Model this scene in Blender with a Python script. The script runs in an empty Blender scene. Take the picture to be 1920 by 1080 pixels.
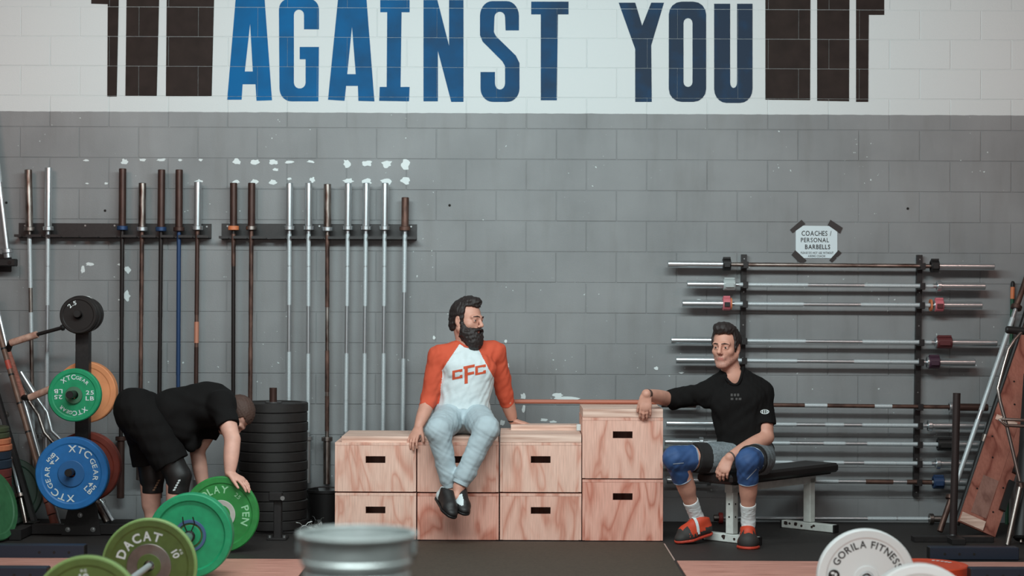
import bpy, bmesh, math, random
import numpy as np
from mathutils import Vector, Matrix

random.seed(7)
S_ = bpy.context.scene
COL = S_.collection

# ------------------------------------------------------------------ camera
FPX = 3400.0            # focal length in photo pixels (1920 wide)
CAM = Vector((0.0, -12.3, 1.5))
PITCH = math.atan(22 / FPX)
ROLL = 0.0042
_f = Vector((0, math.cos(PITCH), math.sin(PITCH)))
_r0 = Vector((1, 0, 0)); _u0 = Vector((0, -math.sin(PITCH), math.cos(PITCH)))
_r = _r0 * math.cos(ROLL) + _u0 * math.sin(ROLL)
_u = _u0 * math.cos(ROLL) - _r0 * math.sin(ROLL)
cam_data = bpy.data.cameras.new('camera')
cam_data.sensor_width = 36.0
cam_data.lens = 36.0 * FPX / 1920.0
cam_data.clip_end = 100
cam_data.dof.use_dof = True
cam_data.dof.focus_distance = 11.2
cam_data.dof.aperture_fstop = 2.0
cam = bpy.data.objects.new('camera', cam_data); COL.objects.link(cam)
M = Matrix((( _r.x, _u.x, -_f.x, CAM.x), (_r.y, _u.y, -_f.y, CAM.y), (_r.z, _u.z, -_f.z, CAM.z), (0, 0, 0, 1)))
cam.matrix_world = M
S_.camera = cam

def ray(px, py):
    return _f + _r * ((px - 960) / FPX) + _u * ((540 - py) / FPX)
def at(px, py, Y):
    """pixel -> point on the plane y = Y"""
    d = ray(px, py); t = (Y - CAM.y) / d.y
    return CAM + d * t
def onz(px, py, z=0.0):
    """pixel -> point on the horizontal plane z"""
    d = ray(px, py); t = (z - CAM.z) / d.z
    return CAM + d * t
def scl(Y): return FPX / (Y - CAM.y)

# ------------------------------------------------------------------ light and exposure
w = bpy.data.worlds.new('world'); S_.world = w; w.use_nodes = True
w.node_tree.nodes['Background'].inputs[0].default_value = (1.0, 0.78, 0.72, 1)
w.node_tree.nodes['Background'].inputs[1].default_value = 0.07
S_.view_settings.view_transform = 'Standard'
S_.view_settings.look = 'None'
S_.view_settings.gamma = 1.0
S_.view_settings.exposure = 0.0
try: S_.view_settings.use_curve_mapping = False
except Exception: pass

def area_light(name, loc, target, sx, sy, power, color):
    l = bpy.data.lights.new(name, 'AREA'); l.shape = 'RECTANGLE'; l.size = sx; l.size_y = sy
    l.energy = power; l.color = color
    o = bpy.data.objects.new(name, l); COL.objects.link(o)
    o.location = loc
    o.rotation_euler = (Vector(target) - Vector(loc)).to_track_quat('-Z', 'Y').to_euler()
    return o
# ceiling fluorescents over the lifting lane, and daylight from the open roll-up door behind the photographer
area_light('ceiling_tube_light', (-1.35, -4.0, 3.45), (-1.0, 0, 1.95), 2.2, 0.4, 106, (0.85, 1.0, 1.01))
area_light('ceiling_tube_light', (1.05, -4.0, 3.45), (0.8, 0, 1.95), 2.0, 0.4, 84, (0.85, 1.0, 1.01))
for (x_, w_) in ((-3.6, 9), (3.5, 7)):  # unseen warm fills, added to tint and lift the outer ends of the wall
    o_ = area_light('warm_edge_fill', (x_, -4.0, 3.45), (x_*.97, 0, 3.0), 1.0, 0.4, w_, (1.0, 0.64, 0.56))
    o_.data.spread = math.radians(90)
o_ = area_light('ceiling_tube_light', (0.0, -9.4, 4.7), (0.0, -7.2, 0.0), 5.5, 0.5, 165, (0.94, 1.0, 0.98))  # unseen back row, added to light the fronts of the foreground plates and bucket
o_.data.spread = math.radians(100)
area_light('door_daylight', (-0.6, -16.0, 1.9), (-0.2, 0, 1.6), 2.2, 2.4, 66, (0.97, 0.98, 1.0))

# ------------------------------------------------------------------ materials
def lin(c):
    return tuple(((v/255)/12.92 if v/255 <= 0.04045 else ((v/255+0.055)/1.055)**2.4) for v in c)
MATS = {}
def mat(name, rgb, rough=0.6, metal=0.0, noise=None, bump=None, spec=0.5, coat=0.0):
    """rgb in 0..255 sRGB. noise=(scale, amount, detail, stretch) varies the colour; bump=(scale, strength)"""
    if name in MATS: return MATS[name]
    m = bpy.data.materials.new(name); m.use_nodes = True
    nt = m.node_tree; b = nt.nodes['Principled BSDF']
    c = lin(rgb)
    b.inputs['Base Color'].default_value = (*c, 1)
    b.inputs['Roughness'].default_value = rough
    b.inputs['Metallic'].default_value = metal
    b.inputs['Specular IOR Level'].default_value = spec
    if coat: b.inputs['Coat Weight'].default_value = coat
    tc = None
    if noise or bump:
        tc = nt.nodes.new('ShaderNodeTexCoord')
    if noise:
        sc, amt = noise[0], noise[1]
        st = noise[3] if len(noise) > 3 else (1, 1, 1)
        mp = nt.nodes.new('ShaderNodeMapping'); mp.inputs['Scale'].default_value = st
        nt.links.new(tc.outputs['Object'], mp.inputs['Vector'])
        n = nt.nodes.new('ShaderNodeTexNoise'); n.inputs['Scale'].default_value = sc
        n.inputs['Detail'].default_value = noise[2] if len(noise) > 2 else 4
        nt.links.new(mp.outputs[0], n.inputs['Vector'])
        r = nt.nodes.new('ShaderNodeValToRGB')
        r.color_ramp.elements[0].position = 0.3; r.color_ramp.elements[1].position = 0.7
        lo = noise[4] if len(noise) > 4 else None
        cl = lin(lo) if lo else tuple(v*(1-amt) for v in c)
        r.color_ramp.elements[0].color = (*cl, 1)
        r.color_ramp.elements[1].color = (*tuple(min(1, v*(1+amt*0.5)) for v in c), 1)
        nt.links.new(n.outputs['Fac'], r.inputs['Fac'])
        nt.links.new(r.outputs['Color'], b.inputs['Base Color'])
    if bump:
        n2 = nt.nodes.new('ShaderNodeTexNoise'); n2.inputs['Scale'].default_value = bump[0]
        n2.inputs['Detail'].default_value = 6
        nt.links.new(tc.outputs['Object'], n2.inputs['Vector'])
        bp = nt.nodes.new('ShaderNodeBump'); bp.inputs['Strength'].default_value = bump[1]
        bp.inputs['Distance'].default_value = bump[2] if len(bump) > 2 else 0.01
        nt.links.new(n2.outputs['Fac'], bp.inputs['Height'])
        nt.links.new(bp.outputs[0], b.inputs['Normal'])
    MATS[name] = m
    return m

def plywood(name, base, dark, seed):
    """plywood sheet: broad wavy growth-ring figure, in object coordinates"""
    m = bpy.data.materials.new(name); m.use_nodes = True
    nt = m.node_tree; b = nt.nodes['Principled BSDF']
    b.inputs['Roughness'].default_value = 0.62; b.inputs['Specular IOR Level'].default_value = 0.3
    tc = nt.nodes.new('ShaderNodeTexCoord')
    oi = nt.nodes.new('ShaderNodeObjectInfo')
    mp = nt.nodes.new('ShaderNodeMapping'); mp.inputs['Scale'].default_value = (5.0, 3.0, 1.5)
    mp.inputs['Location'].default_value = (seed*3.1, seed*1.7, seed)
    vm = nt.nodes.new('ShaderNodeVectorMath'); vm.operation = 'ADD'
    cmb = nt.nodes.new('ShaderNodeCombineXYZ')
    ml = nt.nodes.new('ShaderNodeMath'); ml.operation = 'MULTIPLY'; ml.inputs[1].default_value = 37.0
    nt.links.new(oi.outputs['Random'], ml.inputs[0])
    nt.links.new(ml.outputs[0], cmb.inputs[0]); nt.links.new(ml.outputs[0], cmb.inputs[2])
    nt.links.new(tc.outputs['Object'], mp.inputs['Vector'])
    nt.links.new(mp.outputs[0], vm.inputs[0]); nt.links.new(cmb.outputs[0], vm.inputs[1])
    n = nt.nodes.new('ShaderNodeTexNoise'); n.inputs['Scale'].default_value = 1.0; n.inputs['Detail'].default_value = 2.5
    n.inputs['Distortion'].default_value = 0.6
    nt.links.new(vm.outputs[0], n.inputs['Vector'])
    mu = nt.nodes.new('ShaderNodeMath'); mu.operation = 'MULTIPLY'; mu.inputs[1].default_value = 5.0
    fr = nt.nodes.new('ShaderNodeMath'); fr.operation = 'PINGPONG'; fr.inputs[1].default_value = 0.5
    nt.links.new(n.outputs['Fac'], mu.inputs[0]); nt.links.new(mu.outputs[0], fr.inputs[0])
    r = nt.nodes.new('ShaderNodeValToRGB')
    e = r.color_ramp.elements
    e[0].position = 0.0; e[0].color = (*lin(dark), 1)
    e[1].position = 0.5; e[1].color = (*lin(base), 1)
    el = e.new(0.12); el.color = (*lin(tuple((a*0.45+c*0.55) for a, c in zip(dark, base))), 1)
    el = e.new(0.26); el.color = (*lin(tuple((a*0.12+c*0.88) for a, c in zip(dark, base))), 1)
    nt.links.new(fr.outputs[0], r.inputs['Fac'])
    # fine streaks
    mp2 = nt.nodes.new('ShaderNodeMapping'); mp2.inputs['Scale'].default_value = (60, 60, 4)
    nt.links.new(tc.outputs['Object'], mp2.inputs['Vector'])
    n2 = nt.nodes.new('ShaderNodeTexNoise'); n2.inputs['Scale'].default_value = 2.0; n2.inputs['Detail'].default_value = 4
    nt.links.new(mp2.outputs[0], n2.inputs['Vector'])
    rr = nt.nodes.new('ShaderNodeValToRGB'); rr.color_ramp.elements[0].color = (.72, .68, .66, 1); rr.color_ramp.elements[0].position = .3
    rr.color_ramp.elements[1].color = (1, 1, 1, 1); rr.color_ramp.elements[1].position = .62
    nt.links.new(n2.outputs['Fac'], rr.inputs['Fac'])
    mx = nt.nodes.new('ShaderNodeMixRGB'); mx.blend_type = 'MULTIPLY'; mx.inputs[0].default_value = 0.6
    nt.links.new(r.outputs['Color'], mx.inputs[1]); nt.links.new(rr.outputs['Color'], mx.inputs[2])
    nt.links.new(mx.outputs[0], b.inputs['Base Color'])
    MATS[name] = m
    return m

# ------------------------------------------------------------------ mesh helpers
def frame(axis, hint=None):
    a = Vector(axis).normalized()
    h = Vector(hint) if hint is not None else (Vector((0, 0, 1)) if abs(a.z) < 0.9 else Vector((1, 0, 0)))
    x = h.cross(a)
    if x.length < 1e-6: x = Vector((0, 1, 0)).cross(a)
    x.normalize(); y = a.cross(x)
    return x, y, a

class MB:
    def __init__(s): s.v = []; s.f = []; s.sm = []; s.mi = []
    def _add(s, vs, fs, smooth=False, mi=0):
        o = len(s.v); s.v += [tuple(p) for p in vs]
        for q in fs: s.f.append(tuple(i+o for i in q)); s.sm.append(smooth); s.mi.append(mi)
        return s
    def box(s, c, size, R=None, bev=0.0, mi=0):
        hx, hy, hz = size[0]/2, size[1]/2, size[2]/2
        c = Vector(c)
        if bev <= 0:
            vs = [Vector((x*hx, y*hy, z*hz)) for x in (-1, 1) for y in (-1, 1) for z in (-1, 1)]
            fs = [(0,1,3,2),(4,6,7,5),(0,4,5,1),(2,3,7,6),(0,2,6,4),(1,5,7,3)]
        else:
            b = min(bev, hx*.95, hy*.95, hz*.95)
            bm = bmesh.new(); bmesh.ops.create_cube(bm, size=1.0)
            for v in bm.verts: v.co = Vector((v.co.x*2*hx, v.co.y*2*hy, v.co.z*2*hz))
            bmesh.ops.bevel(bm, geom=list(bm.edges), offset=b, segments=1, affect='EDGES', profile=0.5)
            bm.verts.index_update()
            vs = [v.co.copy() for v in bm.verts]; fs = [tuple(v.index for v in f.verts) for f in bm.faces]
            bm.free()
        if R is not None: vs = [R @ p for p in vs]
        return s._add([p + c for p in vs], fs, False, mi)
    def bar(s, p0, p1, wx, wy, hint=None, bev=0.0, mi=0):
        """rectangular bar between two points"""
        p0 = Vector(p0); p1 = Vector(p1)
        x, y, a = frame(p1-p0, hint)
        R = Matrix((x, y, a)).transposed()
        return s.box((p0+p1)/2, (wx, wy, (p1-p0).length), R, bev, mi)
    def cyl(s, p0, p1, r0, r1=None, n=16, caps=True, mi=0):
        r1 = r0 if r1 is None else r1
        p0 = Vector(p0); p1 = Vector(p1); x, y, a = frame(p1-p0)
        vs = []
        for p, r in ((p0, r0), (p1, r1)):
            for i in range(n):
                t = 2*math.pi*i/n; vs.append(p + x*math.cos(t)*r + y*math.sin(t)*r)
        s._add(vs, [(i, (i+1) % n, n+(i+1) % n, n+i) for i in range(n)], True, mi)
        if caps:
            s._add(vs[:n], [tuple(range(n-1, -1, -1))], False, mi)
            s._add(vs[n:], [tuple(range(n))], False, mi)
        return s
    def lathe(s, p0, axis, prof, n=32, closed=False, mi=0, smooth=True, sharp=0.6):
        """prof: list of (radius, distance along axis); sharp profile corners get split vertices"""
        p0 = Vector(p0); x, y, a = frame(axis)
        m = len(prof)
        segs = [(i, (i+1) % m) for i in range(m if closed else m-1)]
        for (i, j) in segs:
            vs = []
            for k in (i, j):
                r, h = prof[k]
                for t in range(n):
                    th = 2*math.pi*t/n; vs.append(p0 + a*h + x*math.cos(th)*r + y*math.sin(th)*r)
            if prof[i][0] < 1e-7 and prof[j][0] < 1e-7: continue
            if prof[i][0] < 1e-7:
                s._add([vs[0]]+vs[n:], [(0, 1+(t+1) % n, 1+t) for t in range(n)], smooth, mi)
            elif prof[j][0] < 1e-7:
                s._add(vs[:n]+[vs[n]], [(t, (t+1) % n, n) for t in range(n)], smooth, mi)
            else:
                s._add(vs, [(t, (t+1) % n, n+(t+1) % n, n+t) for t in range(n)], smooth, mi)
        return s
    def tube(s, pts, r, n=10, caps=True, mi=0, closed=False):
        pts = [Vector(p) for p in pts]
        rs = r if isinstance(r, (list, tuple)) else [r]*len(pts)
        rings = []; x = None
        for i, p in enumerate(pts):
            if closed: d = pts[(i+1) % len(pts)] - pts[i-1]
            else: d = pts[min(i+1, len(pts)-1)] - pts[max(i-1, 0)]
            d.normalize()
            if x is None: x, y, a = frame(d)
            else:
                x = (x - d*x.dot(d)).normalized(); y = d.cross(x)
            rings.append([p + x*math.cos(2*math.pi*t/n)*rs[i] + y*math.sin(2*math.pi*t/n)*rs[i] for t in range(n)])
        vs = [q for rg in rings for q in rg]
        fs = [(i*n+t, i*n+(t+1) % n, (i+1)*n+(t+1) % n, (i+1)*n+t) for i in range(len(pts)-1) for t in range(n)]
        if closed:
            m = len(pts)-1
            fs += [(m*n+t, m*n+(t+1) % n, (t+1) % n, t) for t in range(n)]
        s._add(vs, fs, True, mi)
        if caps and not closed:
            s._add(rings[0], [tuple(range(n-1, -1, -1))], False, mi)
            s._add(rings[-1], [tuple(range(n))], False, mi)
        return s
    def prism(s, pts, d, mi=0):
        """extrude a planar polygon (list of Vectors) by vector d"""
        pts = [Vector(p) for p in pts]; d = Vector(d); n = len(pts)
        nrm = Vector((0, 0, 0))
        for i in range(n):
            nrm += pts[i].cross(pts[(i+1) % n])
        if nrm.dot(d) > 0: pts = pts[::-1]
        vs = pts + [p+d for p in pts]
        fs = [tuple(range(n)), tuple(range(2*n-1, n-1, -1))]
        fs += [(i, n+i, n+(i+1) % n, (i+1) % n) for i in range(n)]
        return s._add(vs, fs, False, mi)
    def raw(s, vs, fs, smooth=False, mi=0): return s._add(vs, fs, smooth, mi)
    def mesh(s, name, mats):
        me = bpy.data.meshes.new(name)
        me.from_pydata(s.v, [], s.f)
        me.polygons.foreach_set('use_smooth', s.sm)
        mats = mats if isinstance(mats, (list, tuple)) else [mats]
        for m in mats: me.materials.append(m)
        if len(mats) > 1: me.polygons.foreach_set('material_index', s.mi)
        me.update()
        return me
    def build(s, name, mats, parent=None, weld=True):
        me = s.mesh(name, mats)
        return link(name, me, parent)

def link(name, me, parent=None):
    o = bpy.data.objects.new(name, me); COL.objects.link(o)
    if parent is not None: o.parent = parent
    return o
def tag(o, label, cat, group=None, kind=None):
    if label: o['label'] = label
    if cat: o['category'] = cat
    if group: o['group'] = group
    if kind: o['kind'] = kind
    return o
def thing(name, label, cat, loc=(0, 0, 0), group=None, rot=None):
    o = bpy.data.objects.new(name, None); COL.objects.link(o)
    o.empty_display_size = 0.1
    o.location = loc
    if rot is not None: o.rotation_euler = rot
    return tag(o, label, cat, group)
def axis_thing(name, label, cat, p0, p1, group=None, hint=None):
    """an Empty at p0 whose local +Z points to p1"""
    o = thing(name, label, cat, p0, group)
    x, y, a = frame(Vector(p1)-Vector(p0), hint)
    o.rotation_euler = Matrix((x, y, a)).transposed().to_euler()
    return o, (Vector(p1)-Vector(p0)).length

# ------------------------------------------------------------------ text from the built-in font
_GL = {}
def glyph(ch, bold=0.0):
    key = (ch, round(bold, 4))
    if key in _GL: return _GL[key]
    c = bpy.data.curves.new('g', 'FONT'); c.body = ch; c.size = 1.0; c.resolution_u = 3; c.fill_mode = 'BOTH'; c.extrude = 0; c.offset = bold
    o = bpy.data.objects.new('g', c); COL.objects.link(o)
    bpy.context.view_layer.update()
    me = bpy.data.meshes.new_from_object(o.evaluated_get(bpy.context.evaluated_depsgraph_get()))
    vs = [v.co.copy() for v in me.vertices]; fs = [tuple(p.vertices) for p in me.polygons]
    xs = [v.x for v in vs] or [0]
    _GL[key] = (vs, fs, min(xs), max(xs))
    bpy.data.objects.remove(o); bpy.data.curves.remove(c); bpy.data.meshes.remove(me)
    return _GL[key]
def text_flat(mb, s, fn, size, sx=1.0, space=0.08, bold=0.0, mi=0):
    """place letters centred on 0: fn(u, v) -> 3D point"""
    adv = []; x = 0
    for ch in s:
        if ch == ' ': adv.append((x, 0)); x += 0.35; continue
        vs, fs, a, b = glyph(ch, bold); adv.append((x, a)); x += (b-a) + space
    tot = x - space
    for ch, (x0, a) in zip(s, adv):
        if ch == ' ': continue
        vs, fs, _, _ = glyph(ch, bold)
        mb.raw([fn((v.x - a + x0 - tot/2)*size*sx, v.y*size) for v in vs], fs, False, mi)
def text_arc(mb, s, centre, ex, ey, R, size, mid_deg, sx=1.0, space=0.1, flip=False, bold=0.0, mi=0):
    """letters on a circle; mid_deg measured from ey clockwise; flip = reads from outside bottom"""
    sg = -1 if flip else 1
    def fn(u, v):
        th = math.radians(mid_deg) + sg*u/R
        rr = R + sg*v
        return centre + ex*math.sin(th)*rr + ey*math.cos(th)*rr
    text_flat(mb, s, fn, size, sx, space, bold, mi)
# ------------------------------------------------------------------ painted block wall
Z_SPLIT = at(960, 211.5, 0).z
def wall_material():
    m = bpy.data.materials.new('painted_block'); m.use_nodes = True
    nt = m.node_tree; b = nt.nodes['Principled BSDF']; L = nt.links.new
    b.inputs['Roughness'].default_value = 0.55; b.inputs['Specular IOR Level'].default_value = 0.35
    g = nt.nodes.new('ShaderNodeNewGeometry')
    sp = nt.nodes.new('ShaderNodeSeparateXYZ'); L(g.outputs['Position'], sp.inputs[0])
    gt = nt.nodes.new('ShaderNodeMath'); gt.operation = 'GREATER_THAN'; gt.inputs[1].default_value = Z_SPLIT
    nz = nt.nodes.new('ShaderNodeTexNoise'); nz.inputs['Scale'].default_value = 14; nz.inputs['Detail'].default_value = 3
    L(g.outputs['Position'], nz.inputs['Vector'])
    ad = nt.nodes.new('ShaderNodeMath'); ad.operation = 'MULTIPLY_ADD'; ad.inputs[1].default_value = 0.008
    L(nz.outputs['Fac'], ad.inputs[0]); L(sp.outputs['Z'], ad.inputs[2]); L(ad.outputs[0], gt.inputs[0])
    # grey paint, cloudy wear
    n1 = nt.nodes.new('ShaderNodeTexNoise'); n1.inputs['Scale'].default_value = 1.7; n1.inputs['Detail'].default_value = 5
    L(g.outputs['Position'], n1.inputs['Vector'])
    r1 = nt.nodes.new('ShaderNodeValToRGB')
    r1.color_ramp.elements[0].position = .32; r1.color_ramp.elements[0].color = (*lin((128, 130, 131)), 1)
    r1.color_ramp.elements[1].position = .7; r1.color_ramp.elements[1].color = (*lin((144, 146, 147)), 1)
    L(n1.outputs['Fac'], r1.inputs['Fac'])
    # small chips of white undercoat
    n2 = nt.nodes.new('ShaderNodeTexNoise'); n2.inputs['Scale'].default_value = 38; n2.inputs['Detail'].default_value = 2
    L(g.outputs['Position'], n2.inputs['Vector'])
    n3 = nt.nodes.new('ShaderNodeTexNoise'); n3.inputs['Scale'].default_value = 2.3
    L(g.outputs['Position'], n3.inputs['Vector'])
    mm = nt.nodes.new('ShaderNodeMath'); mm.operation = 'MULTIPLY_ADD'; mm.inputs[1].default_value = 0.35
    L(n3.outputs['Fac'], mm.inputs[0]); L(n2.outputs['Fac'], mm.inputs[2])
    c2 = nt.nodes.new('ShaderNodeValToRGB'); c2.color_ramp.elements[0].position = .925; c2.color_ramp.elements[1].position = .955
    L(mm.outputs[0], c2.inputs['Fac'])
    mx1 = nt.nodes.new('ShaderNodeMixRGB'); L(c2.outputs['Color'], mx1.inputs[0]); L(r1.outputs['Color'], mx1.inputs[1])
    mx1.inputs[2].default_value = (*lin((205, 214, 214)), 1)
    # faint scuffs
    mp = nt.nodes.new('ShaderNodeMapping'); mp.inputs['Scale'].default_value = (6, 1, 1.2)
    L(g.outputs['Position'], mp.inputs['Vector'])
    n4 = nt.nodes.new('ShaderNodeTexNoise'); n4.inputs['Scale'].default_value = 1.3; n4.inputs['Detail'].default_value = 6
    L(mp.outputs[0], n4.inputs['Vector'])
    r4 = nt.nodes.new('ShaderNodeValToRGB'); r4.color_ramp.elements[0].position = .3; r4.color_ramp.elements[0].color = (.84, .82, .8, 1)
    r4.color_ramp.elements[1].position = .5; r4.color_ramp.elements[1].color = (1, 1, 1, 1)
    L(n4.outputs['Fac'], r4.inputs['Fac'])
    mul = nt.nodes.new('ShaderNodeMixRGB'); mul.blend_type = 'MULTIPLY'; mul.inputs[0].default_value = .55
    L(mx1.outputs[0], mul.inputs[1]); L(r4.outputs['Color'], mul.inputs[2])
    mx = nt.nodes.new('ShaderNodeMixRGB'); L(gt.outputs[0], mx.inputs[0]); L(mul.outputs[0], mx.inputs[1])
    mx.inputs[2].default_value = (*lin((208, 213, 213)), 1)
    L(mx.outputs[0], b.inputs['Base Color'])
    n5 = nt.nodes.new('ShaderNodeTexNoise'); n5.inputs['Scale'].default_value = 160; n5.inputs['Detail'].default_value = 4
    L(g.outputs['Position'], n5.inputs['Vector'])
    bp = nt.nodes.new('ShaderNodeBump'); bp.inputs['Strength'].default_value = .25; bp.inputs['Distance'].default_value = .004
    L(n5.outputs['Fac'], bp.inputs['Height']); L(bp.outputs[0], b.inputs['Normal'])
    return m
M_WALL = wall_material()

wall = MB().box((0, 0.1008, 2.15), (11.4, 0.2, 4.5)).build('wall_back', M_WALL)
tag(wall, 'painted concrete block wall, white above grey, with a blue slogan and dark stripes', 'wall', kind='structure')

JY = [-99, -42, 14, 69.5, 125, 181, 239.5, 297, 355, 412.5, 470, 527.5, 585, 642.5, 700, 757.5, 815, 872, 929.5, 987]
ROWZ = [at(480, y, 0).z for y in JY]
TOPROWS = [ROWZ[0] + 0.2035*(i+1) for i in range(5)]
ALLZ = sorted(TOPROWS + ROWZ)                  # ascending joint heights
ALLZ = [0.0] + [z for z in ALLZ if z > 0.03]
def jx(k):
    px = 92 + 110.8*k + 0.12*k*k*(1 if k > 0 else 0)
    return at(px, 500, 0).x
GAP = 0.0042
bm_unit = MB().box((0, 0.010, 0), (0.4, 0.02, 0.2), None, 0.0022).mesh('concrete_block', M_WALL)
rest = MB(); nblk = 0
ROWS = []
for i in range(len(ALLZ)-1):
    z0, z1 = ALLZ[i], ALLZ[i+1]
    zc = (z0+z1)/2
    # parity: the row holding px 181..239.5 has whole-number joints
    ref = min(range(len(JY)-1), key=lambda j: abs((ROWZ[j]+ROWZ[j+1])/2 - zc))
    d = round((zc - (ROWZ[ref]+ROWZ[ref+1])/2)/0.205)
    off = 0.0 if (ref - d) % 2 == 1 else 0.5
    xs = [jx(k+off) for k in range(-7, 24)]
    ROWS.append((z0, z1, xs))
    for a, b_ in zip(xs[:-1], xs[1:]):
        if b_ < -5.6 or a > 5.6: continue
        a = max(a, -5.65); b_ = min(b_, 5.65)
        wdt, hgt = (b_-a-GAP), (z1-z0-GAP)
        jit = random.uniform(-.0012, .0012)
        vis = (b_ > -3.50 and a < 3.50) and (0.38 < zc < 3.50)
        if vis and nblk < 300:
            o = link('concrete_block', bm_unit, wall)
            o.location = ((a+b_)/2, -0.003+jit, zc); o.scale = (wdt/0.4, 1, hgt/0.2); nblk += 1
        else:
            rest.box(((a+b_)/2, 0.007+jit, zc), (wdt, 0.02, hgt))
o = rest.build('concrete_blocks', M_WALL, wall); o['kind'] = 'stuff'

# ------------------------------------------------------------------ mural paint, broken at the joints of the blocks
from mathutils.geometry import tessellate_polygon
def paint(name, outer, hole, material):
    loops = [[at(x, y, -0.006) for x, y in outer]]
    if hole: loops.append([at(x, y, -0.006) for x, y in hole])
    flat = [p for l in loops for p in l]
    tris = tessellate_polygon([[Vector((p.x, p.z, 0)) for p in l] for l in loops])
    bm = bmesh.new()
    vs = [bm.verts.new((p.x, -0.006, p.z)) for p in flat]
    for t in tris:
        try: bm.faces.new([vs[i] for i in t])
        except ValueError: pass
    def geom(faces):
        es = {e for f in faces for e in f.edges}; ve = {v for f in faces for v in f.verts}
        return list(faces)+list(es)+list(ve)
    zs = [v.co.z for v in bm.verts]; z0, z1 = min(zs), max(zs)
    for z in ALLZ:
        if z0 < z < z1:
            for dz in (-.0012, .0012):
                bmesh.ops.bisect_plane(bm, geom=geom(bm.faces), plane_co=(0, 0, z+dz), plane_no=(0, 0, 1))
            kill = [f for f in bm.faces if abs(f.calc_center_median().z - z) < .0011]
            bmesh.ops.delete(bm, geom=kill, context='FACES')
    for (ra, rb, xs) in ROWS:
        if rb < z0 or ra > z1: continue
        for x in xs:
            fs = [f for f in bm.faces if ra < f.calc_center_median().z < rb]
            if not fs: continue
            X = [v.co.x for f in fs for v in f.verts]
            if not (min(X) < x < max(X)): continue
            for dx in (-.0008, .0008):
                fs = [f for f in bm.faces if ra < f.calc_center_median().z < rb]
                bmesh.ops.bisect_plane(bm, geom=geom(fs), plane_co=(x+dx, 0, 0), plane_no=(1, 0, 0))
            kill = [f for f in bm.faces if ra < f.calc_center_median().z < rb and abs(f.calc_center_median().x - x) < .0007]
            bmesh.ops.delete(bm, geom=kill, context='FACES')
    me = bpy.data.meshes.new(name); bm.to_mesh(me); bm.free(); me.materials.append(material)
    return link(name, me, wall)

def blue_paint():
    m = bpy.data.materials.new('blue_paint'); m.use_nodes = True
    nt = m.node_tree; b = nt.nodes['Principled BSDF']; L = nt.links.new
    b.inputs['Roughness'].default_value = .6; b.inputs['Specular IOR Level'].default_value = .12
    g = nt.nodes.new('ShaderNodeNewGeometry'); sp = nt.nodes.new('ShaderNodeSeparateXYZ'); L(g.outputs['Position'], sp.inputs[0])
    n = nt.nodes.new('ShaderNodeTexNoise'); n.inputs['Scale'].default_value = 5; n.inputs['Detail'].default_value = 5
    L(g.outputs['Position'], n.inputs['Vector'])
    mr = nt.nodes.new('ShaderNodeMapRange'); mr.inputs['From Min'].default_value = 1.1; mr.inputs['From Max'].default_value = -2.0
    L(sp.outputs['X'], mr.inputs['Value'])
    ma = nt.nodes.new('ShaderNodeMath'); ma.operation = 'MULTIPLY_ADD'; ma.inputs[1].default_value = .9
    L(n.outputs['Fac'], ma.inputs[0])
    sb = nt.nodes.new('ShaderNodeMath'); sb.operation = 'SUBTRACT'; sb.inputs[1].default_value = .47
    L(mr.outputs[0], sb.inputs[0]); L(sb.outputs[0], ma.inputs[2])
    r = nt.nodes.new('ShaderNodeValToRGB'); e = r.color_ramp.elements
    e[0].position = 0.0; e[0].color = (*lin((42, 56, 74)), 1)
    e[1].position = 1.0; e[1].color = (*lin((10, 98, 154)), 1)
    el = e.new(.45); el.color = (*lin((26, 75, 115)), 1)
    L(ma.outputs[0], r.inputs['Fac']); L(r.outputs['Color'], b.inputs['Base Color'])
    return m
M_BLUE = blue_paint()
M_STRIPE = mat('dark_stripe_paint', (49, 40, 37), .65, noise=(9, .25, 5), spec=.12)
def arc(cx, cy, rx, ry, a0, a1, n=7):
    return [(cx+rx*math.cos(math.radians(a0+(a1-a0)*i/n)), cy-ry*math.sin(math.radians(a0+(a1-a0)*i/n))) for i in range(n+1)]
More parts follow.
